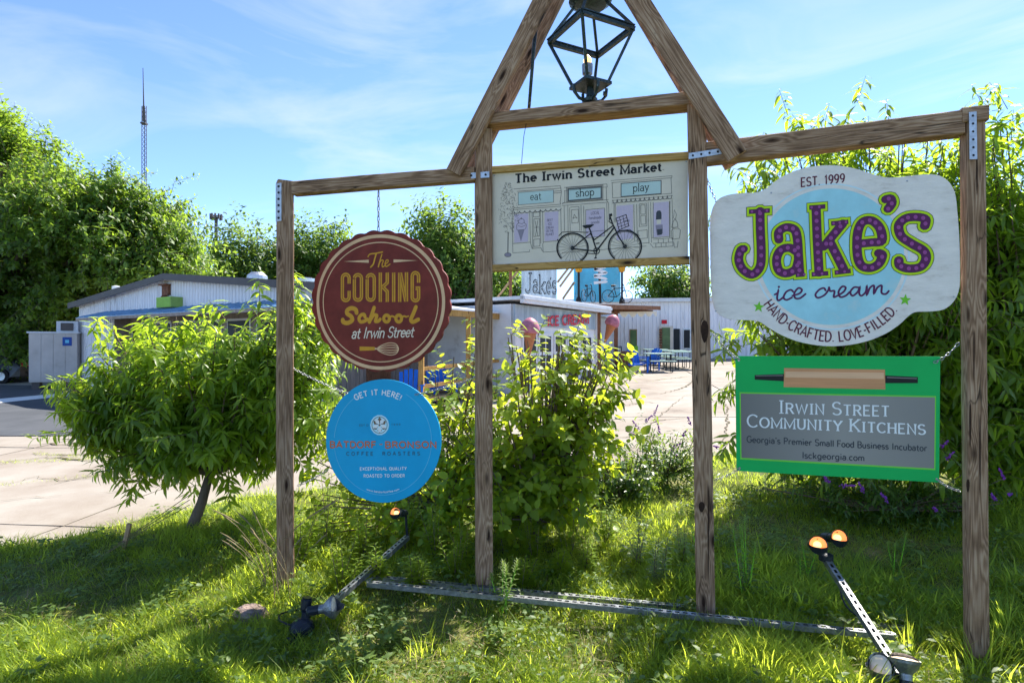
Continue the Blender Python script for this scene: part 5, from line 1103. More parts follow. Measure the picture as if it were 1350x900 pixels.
# ---------------- vegetation ----------------
def nrm(a): return a/np.maximum(np.linalg.norm(a, axis=-1, keepdims=True), 1e-9)
def tmpl(wd, droop, fold, kind):
    z = lambda y: -droop*y*y
    if kind == 'fine':
        v = [(0, 0, 0), (-wd*.42, .3, fold+z(.3)), (0, .33, z(.33)), (wd*.42, .3, fold+z(.3)), (-wd*.36, .66, fold*.8+z(.66)), (0, .68, z(.68)), (wd*.36, .66, fold*.8+z(.66)), (0, 1, z(1))]
        f = [(0, 3, 2), (0, 2, 1), (2, 3, 6), (2, 6, 5), (1, 2, 5), (1, 5, 4), (5, 6, 7), (4, 5, 7)]
    elif kind == 'oval':
        v = [(0, 0, 0), (-wd*.48, .22, fold+z(.2)), (-wd*.5, .5, fold+z(.5)), (-wd*.25, .82, fold*.5+z(.8)), (0, 1, z(1)), (wd*.25, .82, fold*.5+z(.8)), (wd*.5, .5, fold+z(.5)), (wd*.48, .22, fold+z(.2)), (0, .45, z(.45))]
        f = [(8, k, k+1) for k in range(1, 7)]+[(0, 1, 8), (0, 8, 7)]; f = [(a, c, b) for a, b, c in f[:6]]+[(0, 8, 1), (0, 7, 8)]
    elif kind == 'blade':
        v = [(-wd/2, 0, 0), (wd/2, 0, 0), (-wd*.4, .5, z(.5)), (wd*.4, .5, z(.5)), (0, 1, z(1))]; f = [(0, 1, 3), (0, 3, 2), (2, 3, 4)]
    else:
        v = [(0, 0, 0), (-wd*.5, .5, fold+z(.5)), (0, 1, z(1)), (wd*.5, .5, fold+z(.5))]; f = [(0, 3, 2), (0, 2, 1)]
    return np.array(v, float), np.array(f, int)
def raw_mesh(name, co, tris, tint, mat):
    me = bpy.data.meshes.new(name); me.vertices.add(len(co)); me.vertices.foreach_set('co', co.astype(np.float32).ravel())
    nf = len(tris); me.loops.add(nf*3); me.loops.foreach_set('vertex_index', tris.astype(np.int32).ravel()); me.polygons.add(nf)
    me.polygons.foreach_set('loop_start', np.arange(0, nf*3, 3, dtype=np.int32))
    try: me.polygons.foreach_set('loop_total', np.full(nf, 3, dtype=np.int32))
    except Exception: pass
    at = me.attributes.new('tint', 'FLOAT', 'POINT'); at.data.foreach_set('value', tint.astype(np.float32)); me.materials.append(mat); me.update(); me.validate(); return me
def scatter(name, tp, pos, yd, up, sc, tint, mat, parent=None, **kw):
    tv, tf = tp; y = nrm(yd); x = nrm(np.cross(y, up)); z = np.cross(x, y)
    off = np.array(wloc(parent)) if parent else np.zeros(3); n = len(pos)
    co = pos[:, None, :]-off+sc[:, None, None]*(tv[None, :, 0:1]*x[:, None, :]+tv[None, :, 1:2]*y[:, None, :]+tv[None, :, 2:3]*z[:, None, :])
    fs = (tf[None]+(np.arange(n)*len(tv))[:, None, None]).reshape(-1, 3)
    me = raw_mesh(name, co.reshape(-1, 3), fs, np.repeat(tint, len(tv)), mat)
    o = bpy.data.objects.new(name, me); COL.objects.link(o); o.parent = parent; return props(o, **kw)
LV = {
 'peach': leafmat('peach_leaf', (.055, .115, .012), (.13, .20, .018), (.60, .82, .05), .38, .5, .4),
 'bright': leafmat('young_shrub_leaf', (.08, .15, .014), (.17, .25, .022), (.74, .86, .05), .42, .54, .4),
 'dark': leafmat('dark_shrub_leaf', (.025, .06, .012), (.07, .13, .02), (.34, .50, .04), .4, .4, .45),
 'tree': leafmat('tree_leaf', (.032, .08, .014), (.08, .15, .022), (.42, .62, .05), .45, .5, .4),
 'tree2': leafmat('far_tree_leaf', (.03, .075, .02), (.08, .14, .03), (.36, .54, .07), .5, .45, .3),
 'grass': leafmat('grass_blade', (.075, .15, .018), (.19, .25, .03), (.78, .92, .08), .5, .56, .25),
 'weed': leafmat('weed_leaf', (.05, .10, .03), (.13, .19, .05), (.55, .7, .1), .5, .42, .3),
 'straw': leafmat('straw', (.28, .22, .12), (.42, .34, .2), (.4, .3, .15), .7, .3, .2)}
M['bark'] = paint('grey_brown_bark', (.13, .095, .07), .9, .35, 14, bump=.3, stretch=(1, 1, .3))
M['purpleflower'] = paint('purple_flower', (.22, .045, .36), .7, .25, 40)
def leafobjs(parent, tp, pos, yd, up, sc, tint, mat, idx):
    lib = []
    for k in range(6): lib.append(raw_mesh('leaf', tp[0], tp[1], np.full(len(tp[0]), (k+.5)/6), mat))
    off = np.array(wloc(parent)); y = nrm(yd[idx]); x = nrm(np.cross(y, up[idx])); z = np.cross(x, y)
    for q, i in enumerate(idx):
        o = bpy.data.objects.new('leaf', lib[min(5, int(tint[i]*6))]); COL.objects.link(o); o.parent = parent; s_ = sc[i]; p = pos[i]-off
        o.matrix_local = Matrix(((x[q][0]*s_, y[q][0]*s_, z[q][0]*s_, p[0]), (x[q][1]*s_, y[q][1]*s_, z[q][1]*s_, p[1]), (x[q][2]*s_, y[q][2]*s_, z[q][2]*s_, p[2]), (0, 0, 0, 1)))
def plant(name, label, cat, base, fork, crown, tr, shoots, slen, nleaf, leaf, mat, updir=.7, out=.8, rnd=.5, ldroop=.55, group=None, nobj=0, spread=.12, bark=True, t0=.45, shootr=.004, seed=1, trunkpts=None, bend=.5):
    rg = np.random.default_rng(seed); base = np.array(base, float); fork = np.array(fork, float); ll, tp = leaf
    th = thing(name, label, cat, Vector(base), group); tb = MB(); bb = MB(); P = []; D = []; U = []; SC = []; T = []
    mid = (base+fork)/2+rg.normal(0, .04, 3)*np.linalg.norm(fork-base)
    tb.tube([base-np.array((0, 0, .15)), base, mid, fork], [tr*1.35, tr*1.15, tr*.95, tr*.8], 9)
    cen = np.average(np.array([c[:3] for c in crown]), axis=0, weights=[c[6] for c in crown])
    for (cx, cy, cz, rx, ry, rz, nl) in crown:
        for _ in range(nl):
            v = rg.normal(0, 1, 3); v /= np.linalg.norm(v); v *= rg.uniform(.25, 1)**.45; tg = np.array((cx, cy, cz))+v*np.array((rx, ry, rz))
            ctl = fork*.5+tg*.5; ctl[2] += -.12*abs(tg[2]-fork[2])+rg.normal(0, .05)*rx; ctl[:2] += rg.normal(0, .08, 2)*rx
            ts = np.linspace(0, 1, 9)[:, None]; path = (1-ts)**2*fork+2*ts*(1-ts)*ctl+ts**2*tg
            if bark: bb.tube([Vector(p) for p in path], [tr*.5*(1-t)**1.2+shootr*1.2 for t in np.linspace(0, 1, 9)], 5, cap=False)
            limbtint = rg.uniform(-.22, .22)
            for k in range(shoots):
                t = rg.uniform(t0, 1); p0 = (1-t)**2*fork+2*t*(1-t)*ctl+t*t*tg+rg.normal(0, spread, 3)
                o_ = nrm(p0-cen); d = nrm(o_*out+np.array((0, 0, updir))+rg.normal(0, rnd, 3)); ln = slen*rg.uniform(.6, 1.25)
                side = nrm(np.cross(d, rg.normal(0, 1, 3)))
                m_ = nleaf; tt = (np.arange(m_)+rg.uniform(0, .5))/m_; bnd = bend*ln*rg.uniform(.3, 1)
                pts = p0+d*ln*tt[:, None]; pts[:, 2] -= bnd*tt**2*.6
                a = np.arange(m_)*2.4+rg.uniform(0, 6); s2 = np.cross(d, side); rad = side*np.cos(a)[:, None]+s2*np.sin(a)[:, None]
                yd = rad+d*.45+np.array((0, 0, -ldroop))+rg.normal(0, .18, (m_, 3))
                up = rad*-.2+np.array((0, 0, 1.0))+rg.normal(0, .25, (m_, 3))+d*.5
                P.append(pts); D.append(yd); U.append(up); SC.append(ll*rg.uniform(.6, 1.15, m_)*(1-.35*(tt > .85))); T.append(np.clip(.42+limbtint+.3*tt*0+rg.normal(0, .22, m_)+.25*(tt > .75), 0, 1))
                if bark and shootr > .003: bb.tube([Vector(pts[0]), Vector(pts[m_//2]), Vector(pts[-1])], [shootr, shootr*.7, shootr*.4], 3, cap=False)
    P = np.concatenate(P); D = np.concatenate(D); U = np.concatenate(U); SC = np.concatenate(SC); T = np.concatenate(T)
    tb.build('trunk', M['bark'], th, smooth=True)
    if bark: bb.build('branches', M['bark'], th, smooth=True, kind='stuff')
    keep = np.ones(len(P), bool)
    if nobj:
        dist = np.linalg.norm(P-np.array((0, 0, CAMZ)), axis=1)/SC; idx = np.argsort(dist)[:nobj]; keep[idx] = False; leafobjs(th, tp, P, D, U, SC, T, mat, idx)
    scatter('foliage', tp, P[keep], D[keep], U[keep], SC[keep], T[keep], mat, th, kind='stuff')
    return th
def E(px, py, d, rx, ry, rd, n):      # crown lobe seen at a pixel: radii in pixels (rx, ry) and metres in depth
    p = W(px, py, d); return (p.x, p.y, p.z, rx*d/F, rd, ry*d/F, n)
PE = tmpl(.28, .3, .035, 'fine'); OV = tmpl(.62, .14, .04, 'oval'); DI = tmpl(.5, .15, .06, 'di'); DW = tmpl(.6, .1, .05, 'di')
# peach shrub, left
bx = W(252, 697, 5.7)
plant('peach_shrub', 'broad peach shrub with drooping narrow leaves and a short leaning trunk left of the frame', 'shrub', (bx.x, 5.7, lz(bx.x, 5.7)), (bx.x+.16, 5.75, .55),
      [E(170, 505, 5.7, 70, 62, .7, 22), E(260, 488, 5.8, 90, 62, .8, 28), E(345, 485, 5.8, 80, 65, .8, 26), E(425, 475, 5.9, 42, 85, .6, 24), E(370, 435, 5.9, 60, 38, .5, 12), E(220, 440, 5.8, 60, 30, .5, 7), E(120, 500, 5.7, 45, 45, .4, 7), E(130, 545, 5.7, 45, 28, .4, 7), E(280, 560, 5.7, 130, 38, .6, 20)],
      .05, 8, .32, 18, (.16, PE), LV['peach'], updir=.8, out=.6, ldroop=.6, nobj=230, seed=3)
# two peach trees, right
for (sx, sy, lab, cr, sd) in (
    (1150, 655, 'tall peach tree with drooping narrow leaves behind the white cloud-shaped sign', [E(1080, 400, 6.2, 105, 130, 1.0, 30), E(1180, 350, 6.3, 90, 150, 1.0, 28), E(1060, 530, 6.1, 90, 75, .9, 18), E(1170, 560, 6.1, 95, 70, .9, 18), E(1010, 460, 6.1, 45, 110, .6, 10), E(1060, 235, 6.3, 75, 50, .6, 16), E(1110, 200, 6.3, 70, 40, .5, 14), E(1160, 250, 6.3, 110, 45, .6, 18), E(1000, 262, 6.3, 40, 42, .5, 8), E(1215, 205, 6.3, 60, 45, .6, 14)], 5),
    (1350, 655, 'tall peach tree filling the right edge behind the fourth timber post', [E(1330, 400, 6.0, 95, 150, 1.0, 30), E(1420, 380, 6.1, 110, 170, 1.0, 26), E(1320, 560, 5.9, 90, 75, .8, 18), E(1270, 300, 6.2, 60, 80, .8, 14), E(1350, 240, 6.1, 75, 50, .6, 14), E(1285, 205, 6.2, 40, 50, .5, 8), E(1335, 310, 6.1, 60, 80, .8, 16), E(1260, 480, 6.0, 50, 110, .7, 18)], 6)):
    p = W(sx, sy, 6.6)
    plant('peach_tree', lab, 'tree', (p.x, 6.5, lz(p.x, 6.5)), (p.x, 6.4, .75), cr, .075, 10, .42, 17, (.18, PE), LV['peach'], updir=.55, out=.7, ldroop=.75, group='peach trees behind the right bay', nobj=200, seed=sd, spread=.16)
# long upright shoots of the right-hand trees

# central young tree
cb = W(705, 728, 5.05)
plant('young_tree', 'bushy young tree with bright yellow-green oval leaves standing in the middle bay', 'tree', (cb.x, 5.05, lz(cb.x, 5.05)), (cb.x+.02, 5.08, .3),
      [E(690, 550, 5.2, 105, 95, .6, 13), E(700, 465, 5.2, 65, 36, .4, 24), E(745, 490, 5.2, 55, 40, .35, 12), E(740, 650, 5.2, 60, 40, .3, 6), E(765, 475, 5.2, 28, 36, .3, 7), E(795, 505, 5.2, 30, 16, .25, 7), E(630, 560, 5.2, 45, 65, .45, 14), E(600, 520, 5.3, 30, 35, .3, 6), E(760, 560, 5.2, 40, 50, .4, 10), E(700, 655, 5.1, 90, 45, .4, 6), E(800, 470, 5.25, 22, 24, .2, 3)],
      .022, 6, .28, 9, (.105, OV), LV['bright'], updir=.7, out=.8, ldroop=.3, nobj=280, seed=9, spread=.13, t0=.25)
sb = W(585, 700, 5.3)
plant('leafy_bush', 'loose leafy bush behind the round blue sign', 'bush', (sb.x, 5.3, lz(sb.x, 5.3)), (sb.x, 5.3, .3), [E(590, 640, 5.3, 55, 60, .4, 18), E(600, 580, 5.4, 40, 60, .4, 8), E(540, 650, 5.4, 45, 45, .35, 9), E(440, 600, 5.6, 40, 75, .4, 14), E(420, 680, 5.3, 30, 35, .3, 7), E(610, 510, 5.5, 45, 55, .3, 12)], .02, 6, .24, 9, (.085, OV), LV['bright'], nobj=100, seed=12, spread=.08, t0=.3, ldroop=.3)
db = W(822, 668, 6.3)
plant('dark_bush', 'small dense dark green bush at the right of the young tree', 'bush', (db.x, 6.3, lz(db.x, 6.3)), (db.x, 6.3, .12), [E(828, 622, 6.3, 50, 38, .4, 26), E(785, 610, 6.3, 34, 38, .35, 14)], .02, 8, .16, 9, (.06, OV), LV['dark'], seed=14, spread=.06, t0=.3, shootr=.003)
# butterfly bushes with purple flower spikes
def butterfly(px, py, d, lab, lobes, spikes, seed):
    p = W(px, py, d); th = plant('butterfly_bush', lab, 'bush', (p.x, d, lz(p.x, d)), (p.x, d, lz(p.x, d)+.12), lobes, .014, 6, .24, 10, (.085, PE), LV['dark'], group='butterfly bushes', seed=seed, spread=.07, t0=.35, shootr=.003, ldroop=.2)
    rr_ = random.Random(seed)
    for (sx, sy, sd_, ln) in spikes:
        a = W(sx, sy, sd_); ax = Vector((rr_.uniform(-.7, .7), rr_.uniform(-.6, .1), rr_.uniform(.1, 1))).normalized(); m_ = MB()
        for k in range(26):
            t = k/26; r_ = .018*(1-t*.8); q = a+ax*ln*t+Vector((rr_.uniform(-1, 1), rr_.uniform(-1, 1), rr_.uniform(-1, 1)))*r_; s_ = .008
            m_.add([q+Vector((s_, 0, 0)), q+Vector((0, s_, 0)), q+Vector((-s_, 0, 0)), q+Vector((0, -s_, 0)), q+Vector((0, 0, s_)), q+Vector((0, 0, -s_))], [(0, 1, 4), (1, 2, 4), (2, 3, 4), (3, 0, 4), (1, 0, 5), (2, 1, 5), (3, 2, 5), (0, 3, 5)])
        m_.build('flower_spike', M['purpleflower'], th)
butterfly(880, 625, 6.9, 'butterfly bush with purple spikes left of the third timber post, by the lot', [E(870, 590, 6.9, 40, 32, .4, 22), E(905, 600, 6.8, 28, 30, .3, 12)], [(842, 566, 6.8, .14), (850, 556, 6.8, .12), (862, 548, 6.8, .14), (838, 574, 6.7, .1), (886, 590, 6.5, .13), (893, 601, 6.5, .1), (900, 575, 6.6, .1), (870, 570, 6.6, .12), (910, 560, 6.7, .12), (948, 590, 6.5, .1)], 21)
butterfly(1180, 690, 5.5, 'butterfly bush with purple spikes in the shade below the green sign', [E(1120, 650, 5.5, 55, 28, .4, 14), E(1210, 650, 5.5, 50, 30, .4, 14), E(1040, 640, 5.7, 40, 18, .3, 7), E(1300, 640, 5.4, 50, 30, .4, 12)], [(1108, 640, 5.0, .12), (1092, 636, 5.1, .08), (1138, 648, 5.0, .1), (1234, 672, 4.9, .11), (1170, 660, 5.0, .09), (1248, 605, 5.2, .1), (1325, 632, 4.9, .12), (1332, 652, 4.9, .1), (1312, 660, 4.9, .09), (1240, 590, 5.2, .1)], 22)
# big trees
p = W(20, 470, 30)
plant('shade_tree', 'huge spreading green shade tree overhanging the left end of the metal building', 'tree', (p.x, 30, lotz(p.x, 30)), (p.x, 30, 3.8),
      [E(30, 255, 29, 85, 80, 4, 36), E(-80, 290, 30, 110, 120, 5, 30), E(115, 300, 28, 85, 65, 4, 36), E(190, 330, 27.5, 60, 50, 3, 28), E(235, 352, 27.5, 34, 20, 2, 9), E(30, 370, 28.5, 110, 65, 4, 42), E(130, 375, 28, 70, 35, 3, 20), E(20, 440, 28, 90, 35, 3, 22), E(185, 262, 28, 45, 26, 2, 12), E(20, 180, 29, 50, 30, 2.5, 14)],
      .45, 40, 1.2, 13, (.32, DI), LV['tree'], updir=.1, out=.9, ldroop=.3, rnd=.45, spread=.38, shootr=.012, t0=.84, seed=31, bend=.3)
def fartree(px, py, d, lab, lobes, seed, ls=.45, sh=16, cone=LV['tree2']):
    p = W(px, py, d); plant('broadleaf_tree', lab, 'tree', (p.x, d, 1.0), (p.x, d, 3.0), lobes, .3, sh, 1.5, 9, (ls, DI), cone, updir=.4, out=.7, ldroop=.15, spread=.6, shootr=.0029, t0=.7, seed=seed, bend=.2, group='trees behind the buildings')
fartree(320, 400, 45, 'round green tree behind the gable roof, right of the cell tower', [E(322, 330, 45, 34, 40, 3, 30), E(345, 350, 45, 30, 35, 3, 20), E(300, 355, 45, 18, 25, 2, 10)], 41)
fartree(425, 400, 48, 'green tree between the first timber post and the maroon sign', [E(420, 320, 48, 36, 34, 3, 30), E(440, 345, 48, 30, 40, 3, 24), E(400, 350, 48, 28, 40, 3, 20)], 42)
fartree(595, 400, 40, 'open-crowned green tree between the maroon sign and the second timber post', [E(585, 305, 40, 36, 28, 2.5, 30), E(610, 335, 40, 40, 50, 3, 40), E(570, 330, 40, 22, 25, 2, 8), E(640, 360, 40, 26, 30, 2.5, 16)], 43)
fartree(670, 400, 44, 'green tree behind the roof braces left of the grey-blue board', [E(670, 360, 44, 26, 26, 2.5, 20)], 44)
fartree(880, 400, 48, 'dark green tree beyond the rear building left of the third timber post', [E(880, 374, 48, 32, 24, 3, 40), E(915, 385, 48, 22, 18, 2.5, 10)], 45)
fartree(1000, 400, 50, 'green tree beyond the rear building right of the third timber post', [E(990, 380, 50, 45, 28, 3, 26)], 46)
fartree(250, 400, 40, 'low green tree behind the gable ridge', [E(268, 372, 40, 24, 14, 2, 10)], 47)
# far woods as one mass
n_ = 26000; xx = rng.uniform(-110, 130, n_); hh = 4.2+2.2*np.sin(xx*.11)+1.6*np.sin(xx*.31+1); zz = rng.uniform(-.5, 1, n_)
pos = np.stack([xx, 72+rng.uniform(-2, 6, n_), 1+np.abs(zz)*hh], 1)
scatter('far_woods', DW, pos, nrm(rng.normal(0, 1, (n_, 3))), rng.normal(0, 1, (n_, 3)), rng.uniform(.7, 1.3, n_), rng.uniform(0, 1, n_), LV['tree2'], None, kind='stuff', label='distant band of green woods behind the buildings')
# hedge and shrubs behind the car
fartree(-10, 440, 34, 'dark leafy tree in the shade behind the parked car', [E(10, 440, 34, 70, 32, 2, 26), E(70, 425, 33, 40, 30, 2, 14)], 48, .4, 16, LV['tree'])
# ---------------- grass ----------------
def lawn_pts(n, y0=1.7, y1=9.4, p=1.6):
    u = rng.uniform(0, 1, n); a = 1-p; Y = (y0**a+u*(y1**a-y0**a))**(1/a); X = rng.uniform(-1, 1, n)*(Y*1.15+1.0); 
    keep = (edge_y(X)-Y > .02+rng.exponential(.03, n)) & (X < 13.5); return X[keep], Y[keep]
def patch(X, Y): return .45+.25*np.sin(X*1.9+1.3*np.sin(Y*1.1))+.2*np.sin(Y*2.7+X*.8+2)+.22*np.sin(X*6.1+2*np.sin(Y*3.7))*np.sin(Y*7.3+X*2)
X, Y = lawn_pts(560000); pt = np.clip(patch(X, Y), 0, 1)
bare = (np.sin(X*2.3+4)*np.sin(Y*3.1+1)+.35*np.sin(X*7+Y*5) > .93) & (rng.uniform(0, 1, len(X)) < .75); X, Y, pt = X[~bare], Y[~bare], pt[~bare]
n_ = len(X); h = (.035+.12*pt)*rng.uniform(.5, 1.5, n_)+(rng.uniform(0, 1, n_) > .985)*.1
h *= 1+.5*np.clip((X-1)/2.5, 0, 1)*(Y < 4.6)
yr = 4.4-.255*(X+1.1); band = (X > -1.2) & (X < 2.6) & (Y < yr+.12) & (Y > yr-.42+.12*np.sin(X*9)); h = np.where(band, h*.75, h)
az = rng.uniform(0, 2*np.pi, n_); ln = rng.uniform(.1, .75, n_); yd = np.stack([np.cos(az)*ln, np.sin(az)*ln, np.ones(n_)], 1)
GB = tmpl(.048, .45, 0, 'blade'); pos = np.stack([X, Y, lawnz(X, Y)-.005], 1); up = np.stack([-np.cos(az), -np.sin(az), np.full(n_, .3)], 1)
tn = np.clip(.2+.55*pt+rng.normal(0, .2, n_), 0, 1)
scatter('grass', GB, pos, yd, up, h, tn, LV['grass'], None, kind='stuff', label='rough sunlit green grass covering the lawn')
X, Y = lawn_pts(26000); n_ = len(X); az = rng.uniform(0, 2*np.pi, n_); ln = rng.uniform(.6, 3, n_)
scatter('dry_thatch', tmpl(.035, .3, 0, 'blade'), np.stack([X, Y, lawnz(X, Y)+rng.uniform(.0, .03, n_)], 1), np.stack([np.cos(az)*ln, np.sin(az)*ln, np.ones(n_)], 1), np.stack([-np.cos(az), -np.sin(az), np.full(n_, 2.)], 1), rng.uniform(.04, .13, n_), rng.uniform(0, 1, n_), LV['straw'], None, kind='stuff', label='dry straw-coloured blades scattered through the grass')
cx_ = rng.uniform(-5, 4.5, 420); cy_ = rng.uniform(2.1, 6.5, 420); X = np.repeat(cx_, 34)+rng.normal(0, .05, 420*34); Y = np.repeat(cy_, 34)+rng.normal(0, .05, 420*34); kp = edge_y(X)-Y > .1; X, Y = X[kp], Y[kp]; n_ = len(X); az = rng.uniform(0, 6.28, n_)
scatter('lawn_weeds', tmpl(.62, .25, .05, 'fine'), np.stack([X, Y, lawnz(X, Y)+rng.uniform(.02, .12, n_)], 1), np.stack([np.cos(az), np.sin(az), rng.uniform(-.2, .7, n_)], 1), rng.normal(0, .3, (n_, 3))+np.array((0, 0, 1)), rng.uniform(.025, .06, n_), rng.uniform(.1, 1, n_), LV['weed'], None, kind='stuff', label='clumps of small broad-leaved weeds among the grass')
X, Y = lawn_pts(42000); n_ = len(X); az = rng.uniform(0, 2*np.pi, n_)
pos = np.stack([X, Y, lawnz(X, Y)+rng.uniform(.005, .06, n_)], 1); yd = np.stack([np.cos(az), np.sin(az), rng.uniform(-.1, .9, n_)], 1); up = rng.normal(0, .3, (n_, 3))+np.array((0, 0, 1))
scatter('ground_cover', tmpl(.5, .2, .05, 'fine'), pos, yd, up, rng.uniform(.018, .045, n_), rng.uniform(0, 1, n_), LV['weed'], None, kind='stuff', label='low broadleaf ground cover mixed into the grass')
cw = []
for (x0, y0, x1, y1, k_) in ((0, 610, 170, 603, 420), (45, 598, 190, 607, 380), (850, 503, 910, 496, 60), (0, 640, 220, 618, 160)):
    for i in range(k_):
        t = rng.uniform(0, 1); g_ = gpt(x0+(x1-x0)*t, y0+(y1-y0)*t+rng.normal(0, 1.1)); cw.append((g_[0], g_[1], lotz(*g_)))
cw = np.array(cw); n_ = len(cw); az = rng.uniform(0, 6.28, n_)
scatter('crack_weeds', GB, cw, np.stack([np.cos(az)*.8, np.sin(az)*.8, np.ones(n_)], 1), np.stack([-np.cos(az), -np.sin(az), np.full(n_, .3)], 1), rng.uniform(.03, .09, n_), rng.uniform(.2, .9, n_), LV['grass'], None, kind='stuff', label='short weeds growing in the joints of the concrete')
# fringe along the lot edge and round the post feet: tufts of long grass, each a thing
def tuft(px, d, n, hh, lab, seed, spread=.14, mat='grass', wdt=.028):
    p = W(px, 0, d); rg = np.random.default_rng(seed); ang_ = rg.uniform(0, 6.28, n); r_ = rg.uniform(0, spread, n)
    X = p.x+r_*np.cos(ang_); Y = d+r_*np.sin(ang_); az = ang_+rg.normal(0, .4, n); ln = rg.uniform(.03, .4, n)
    o = scatter('grass_tuft', tmpl(wdt, .32, 0, 'blade'), np.stack([X, Y, lawnz(X, Y)-.01], 1), np.stack([np.cos(az)*ln, np.sin(az)*ln, np.ones(n)], 1), np.stack([-np.cos(az), -np.sin(az), np.full(n, .3)], 1), hh*rg.uniform(.3, .95, n), rg.uniform(.2, 1, n), LV[mat], None)
    o['label'] = lab; o['category'] = 'grass tuft'; o['group'] = 'long grass tufts'; o['kind'] = 'stuff'
for i, (px, d, n, hh, where) in enumerate([(1290, 3.15, 90, .34, 'at the foot of the fourth timber post'), (1200, 3.4, 60, .3, 'left of the fourth timber post'), (1040, 3.9, 60, .3, 'in front of the lit floodlights'), (860, 3.3, 60, .3, 'below the steel rails near the third post'),
        (1130, 3.0, 60, .34, 'beside the right lamp bar'), (640, 3.9, 50, .25, 'at the foot of the second timber post'), (560, 3.5, 60, .24, 'in front of the left lamp bar'), (400, 4.1, 50, .3, 'at the foot of the first timber post'), (470, 3.1, 60, .25, 'near the bottom edge left of centre'), (1000, 3.2, 60, .3, 'between the rails and the bottom edge'), (740, 3.0, 50, .22, 'low in front of the rails, centre'), (1330, 3.5, 60, .36, 'at the right edge past the fourth post'), (240, 3.6, 50, .2, 'left of the stone near the bottom edge')]):
    tuft(px, d, n, hh, 'tuft of long grass '+where, 60+i)
# seedy weeds: a stem, narrow leaves and pale tips
def weed(px, py, d, hgt, lab, seed, nst=4, leaf=.07, tip=True, mat='weed'):
    p = W(px, 0, d); z0 = lz(p.x, d); th = thing('tall_weed', lab, 'weed', (p.x, d, z0), 'tall weeds in the lawn'); rg = np.random.default_rng(seed); sm = MB(); P = []; D = []; S_ = []; T = []
    for k in range(nst):
        a = rg.uniform(0, 6.28); lean = rg.uniform(.05, .35); hh = hgt*rg.uniform(.65, 1.05); b = np.array((p.x+rg.normal(0, .02), d+rg.normal(0, .02), z0)); tdir = np.array((math.cos(a)*lean, math.sin(a)*lean, 1))
        pts = [b+tdir*hh*t-np.array((0, 0, lean*.2*t*t*hh)) for t in np.linspace(0, 1, 7)]; sm.tube([Vector(q) for q in pts], [.004, .0036, .003, .003, .0025, .002, .0015], 4)
        m_ = 34
        for i in range(m_):
            t = .15+.85*i/m_; q = b+tdir*hh*t-np.array((0, 0, lean*.2*t*t*hh)); aa = i*2.4; P.append(q); D.append(np.array((math.cos(aa), math.sin(aa), .5))); S_.append(leaf*(1.1-.6*t)); T.append(min(1, .3+.6*t))
        if tip:
            for i in range(30):
                t = .82+.2*i/30; q = b+tdir*hh*t; aa = i*2.4; P.append(q); D.append(np.array((math.cos(aa), math.sin(aa), 1.2))); S_.append(.03); T.append(1.0)
    sm.build('stems', M['bark'] if not tip else M['limepaint'], th, kind='stuff'); P = np.array(P); D = np.array(D)
    scatter('leaves', tmpl(.26, .35, .02, 'fine'), P, D, np.tile(np.array((0, 0, 1.)), (len(P), 1)), np.array(S_), np.array(T), LV[mat], th, kind='stuff')
for i, (px, d, hg, wh) in enumerate([(660, 4.9, .45, 'under the left side of the young tree'), (700, 4.75, .4, 'in front of the young tree stem'), (750, 4.8, .5, 'under the right side of the young tree'), (800, 5.1, .5, 'right of the young tree foot'), (775, 4.5, .35, 'in the sunny grass right of the young tree'), (330, 4.9, .35, 'in the grass left of the first post, behind the stone'), (450, 4.25, .4, 'left of the slotted left lamp bar'), (600, 4.35, .4, 'in front of the rails left of the second post'), (690, 4.25, .3, 'in front of the young tree by the rails'), (900, 4.5, .35, 'just left of the third timber post')]):
    weed(px, 0, d, hg, 'broad-leaved weed '+wh, 120+i, 6, .09, False, 'bright')
weed(985, 0, 3.95, .55, 'feathery pale green weed right of the third timber post', 71, 6); weed(1180, 0, 4.3, .38, 'pale seedy weed behind the rails near the right lamp bar', 72, 3)
weed(868, 0, 4.2, .42, 'grey-green weed left of the third timber post', 73, 5, .09, False); weed(840, 0, 4.6, .5, 'tall weed between the young tree and the third timber post', 74, 4, .08, False)
weed(660, 0, 3.85, .38, 'seedy weed right of the second timber post foot', 75, 4); weed(1060, 0, 4.2, .32, 'small seedy weed left of the lit floodlights', 76, 3); weed(930, 0, 4.6, .5, 'slim yellow-green weed just right of the third timber post', 77, 2)
for i, (px, d, hg, wh) in enumerate([(395, 4.7, .55, 'right behind the first timber post'), (430, 5.0, .75, 'below the left side of the round blue sign'), (480, 4.8, .5, 'below the round blue sign, left of the lit lamp'), (530, 5.0, .6, 'around the lamp under the round blue sign'), (575, 4.7, .5, 'between the blue sign and the second post'), (610, 4.6, .45, 'just left of the second timber post'), (500, 4.3, .35, 'beside the left lamp bar'), (550, 4.2, .35, 'right of the left lamp bar'), (735, 4.4, .3, 'low in the middle bay')]):
    weed(px, 0, d, hg, 'leafy green weed '+wh, 90+i, 5, .11, False, 'bright')
def straw(px, d, lab, seed):
    p = W(px, 0, d); z0 = lz(p.x, d); m_ = MB(); rr_ = random.Random(seed)
    for k in range(9):
        a = rr_.uniform(2.2, 4.0) if k < 6 else rr_.uniform(-1, 1); le = rr_.uniform(.3, .8); hh = rr_.uniform(.45, .95); b = Vector((p.x+rr_.uniform(-.05, .05), d+rr_.uniform(-.1, .1), z0))
        pts = [b+Vector((math.cos(a)*le*t*t*hh, math.sin(a)*.3*le*t*t*hh, hh*t*(1-.2*t))) for t in (0, .25, .5, .75, .92, 1)]; m_.tube(pts, [.003, .0025, .002, .0016, .006, .002], 4)
    o = m_.build('dry_stalks', LV['straw'], None); o['label'] = lab; o['category'] = 'dry stalks'
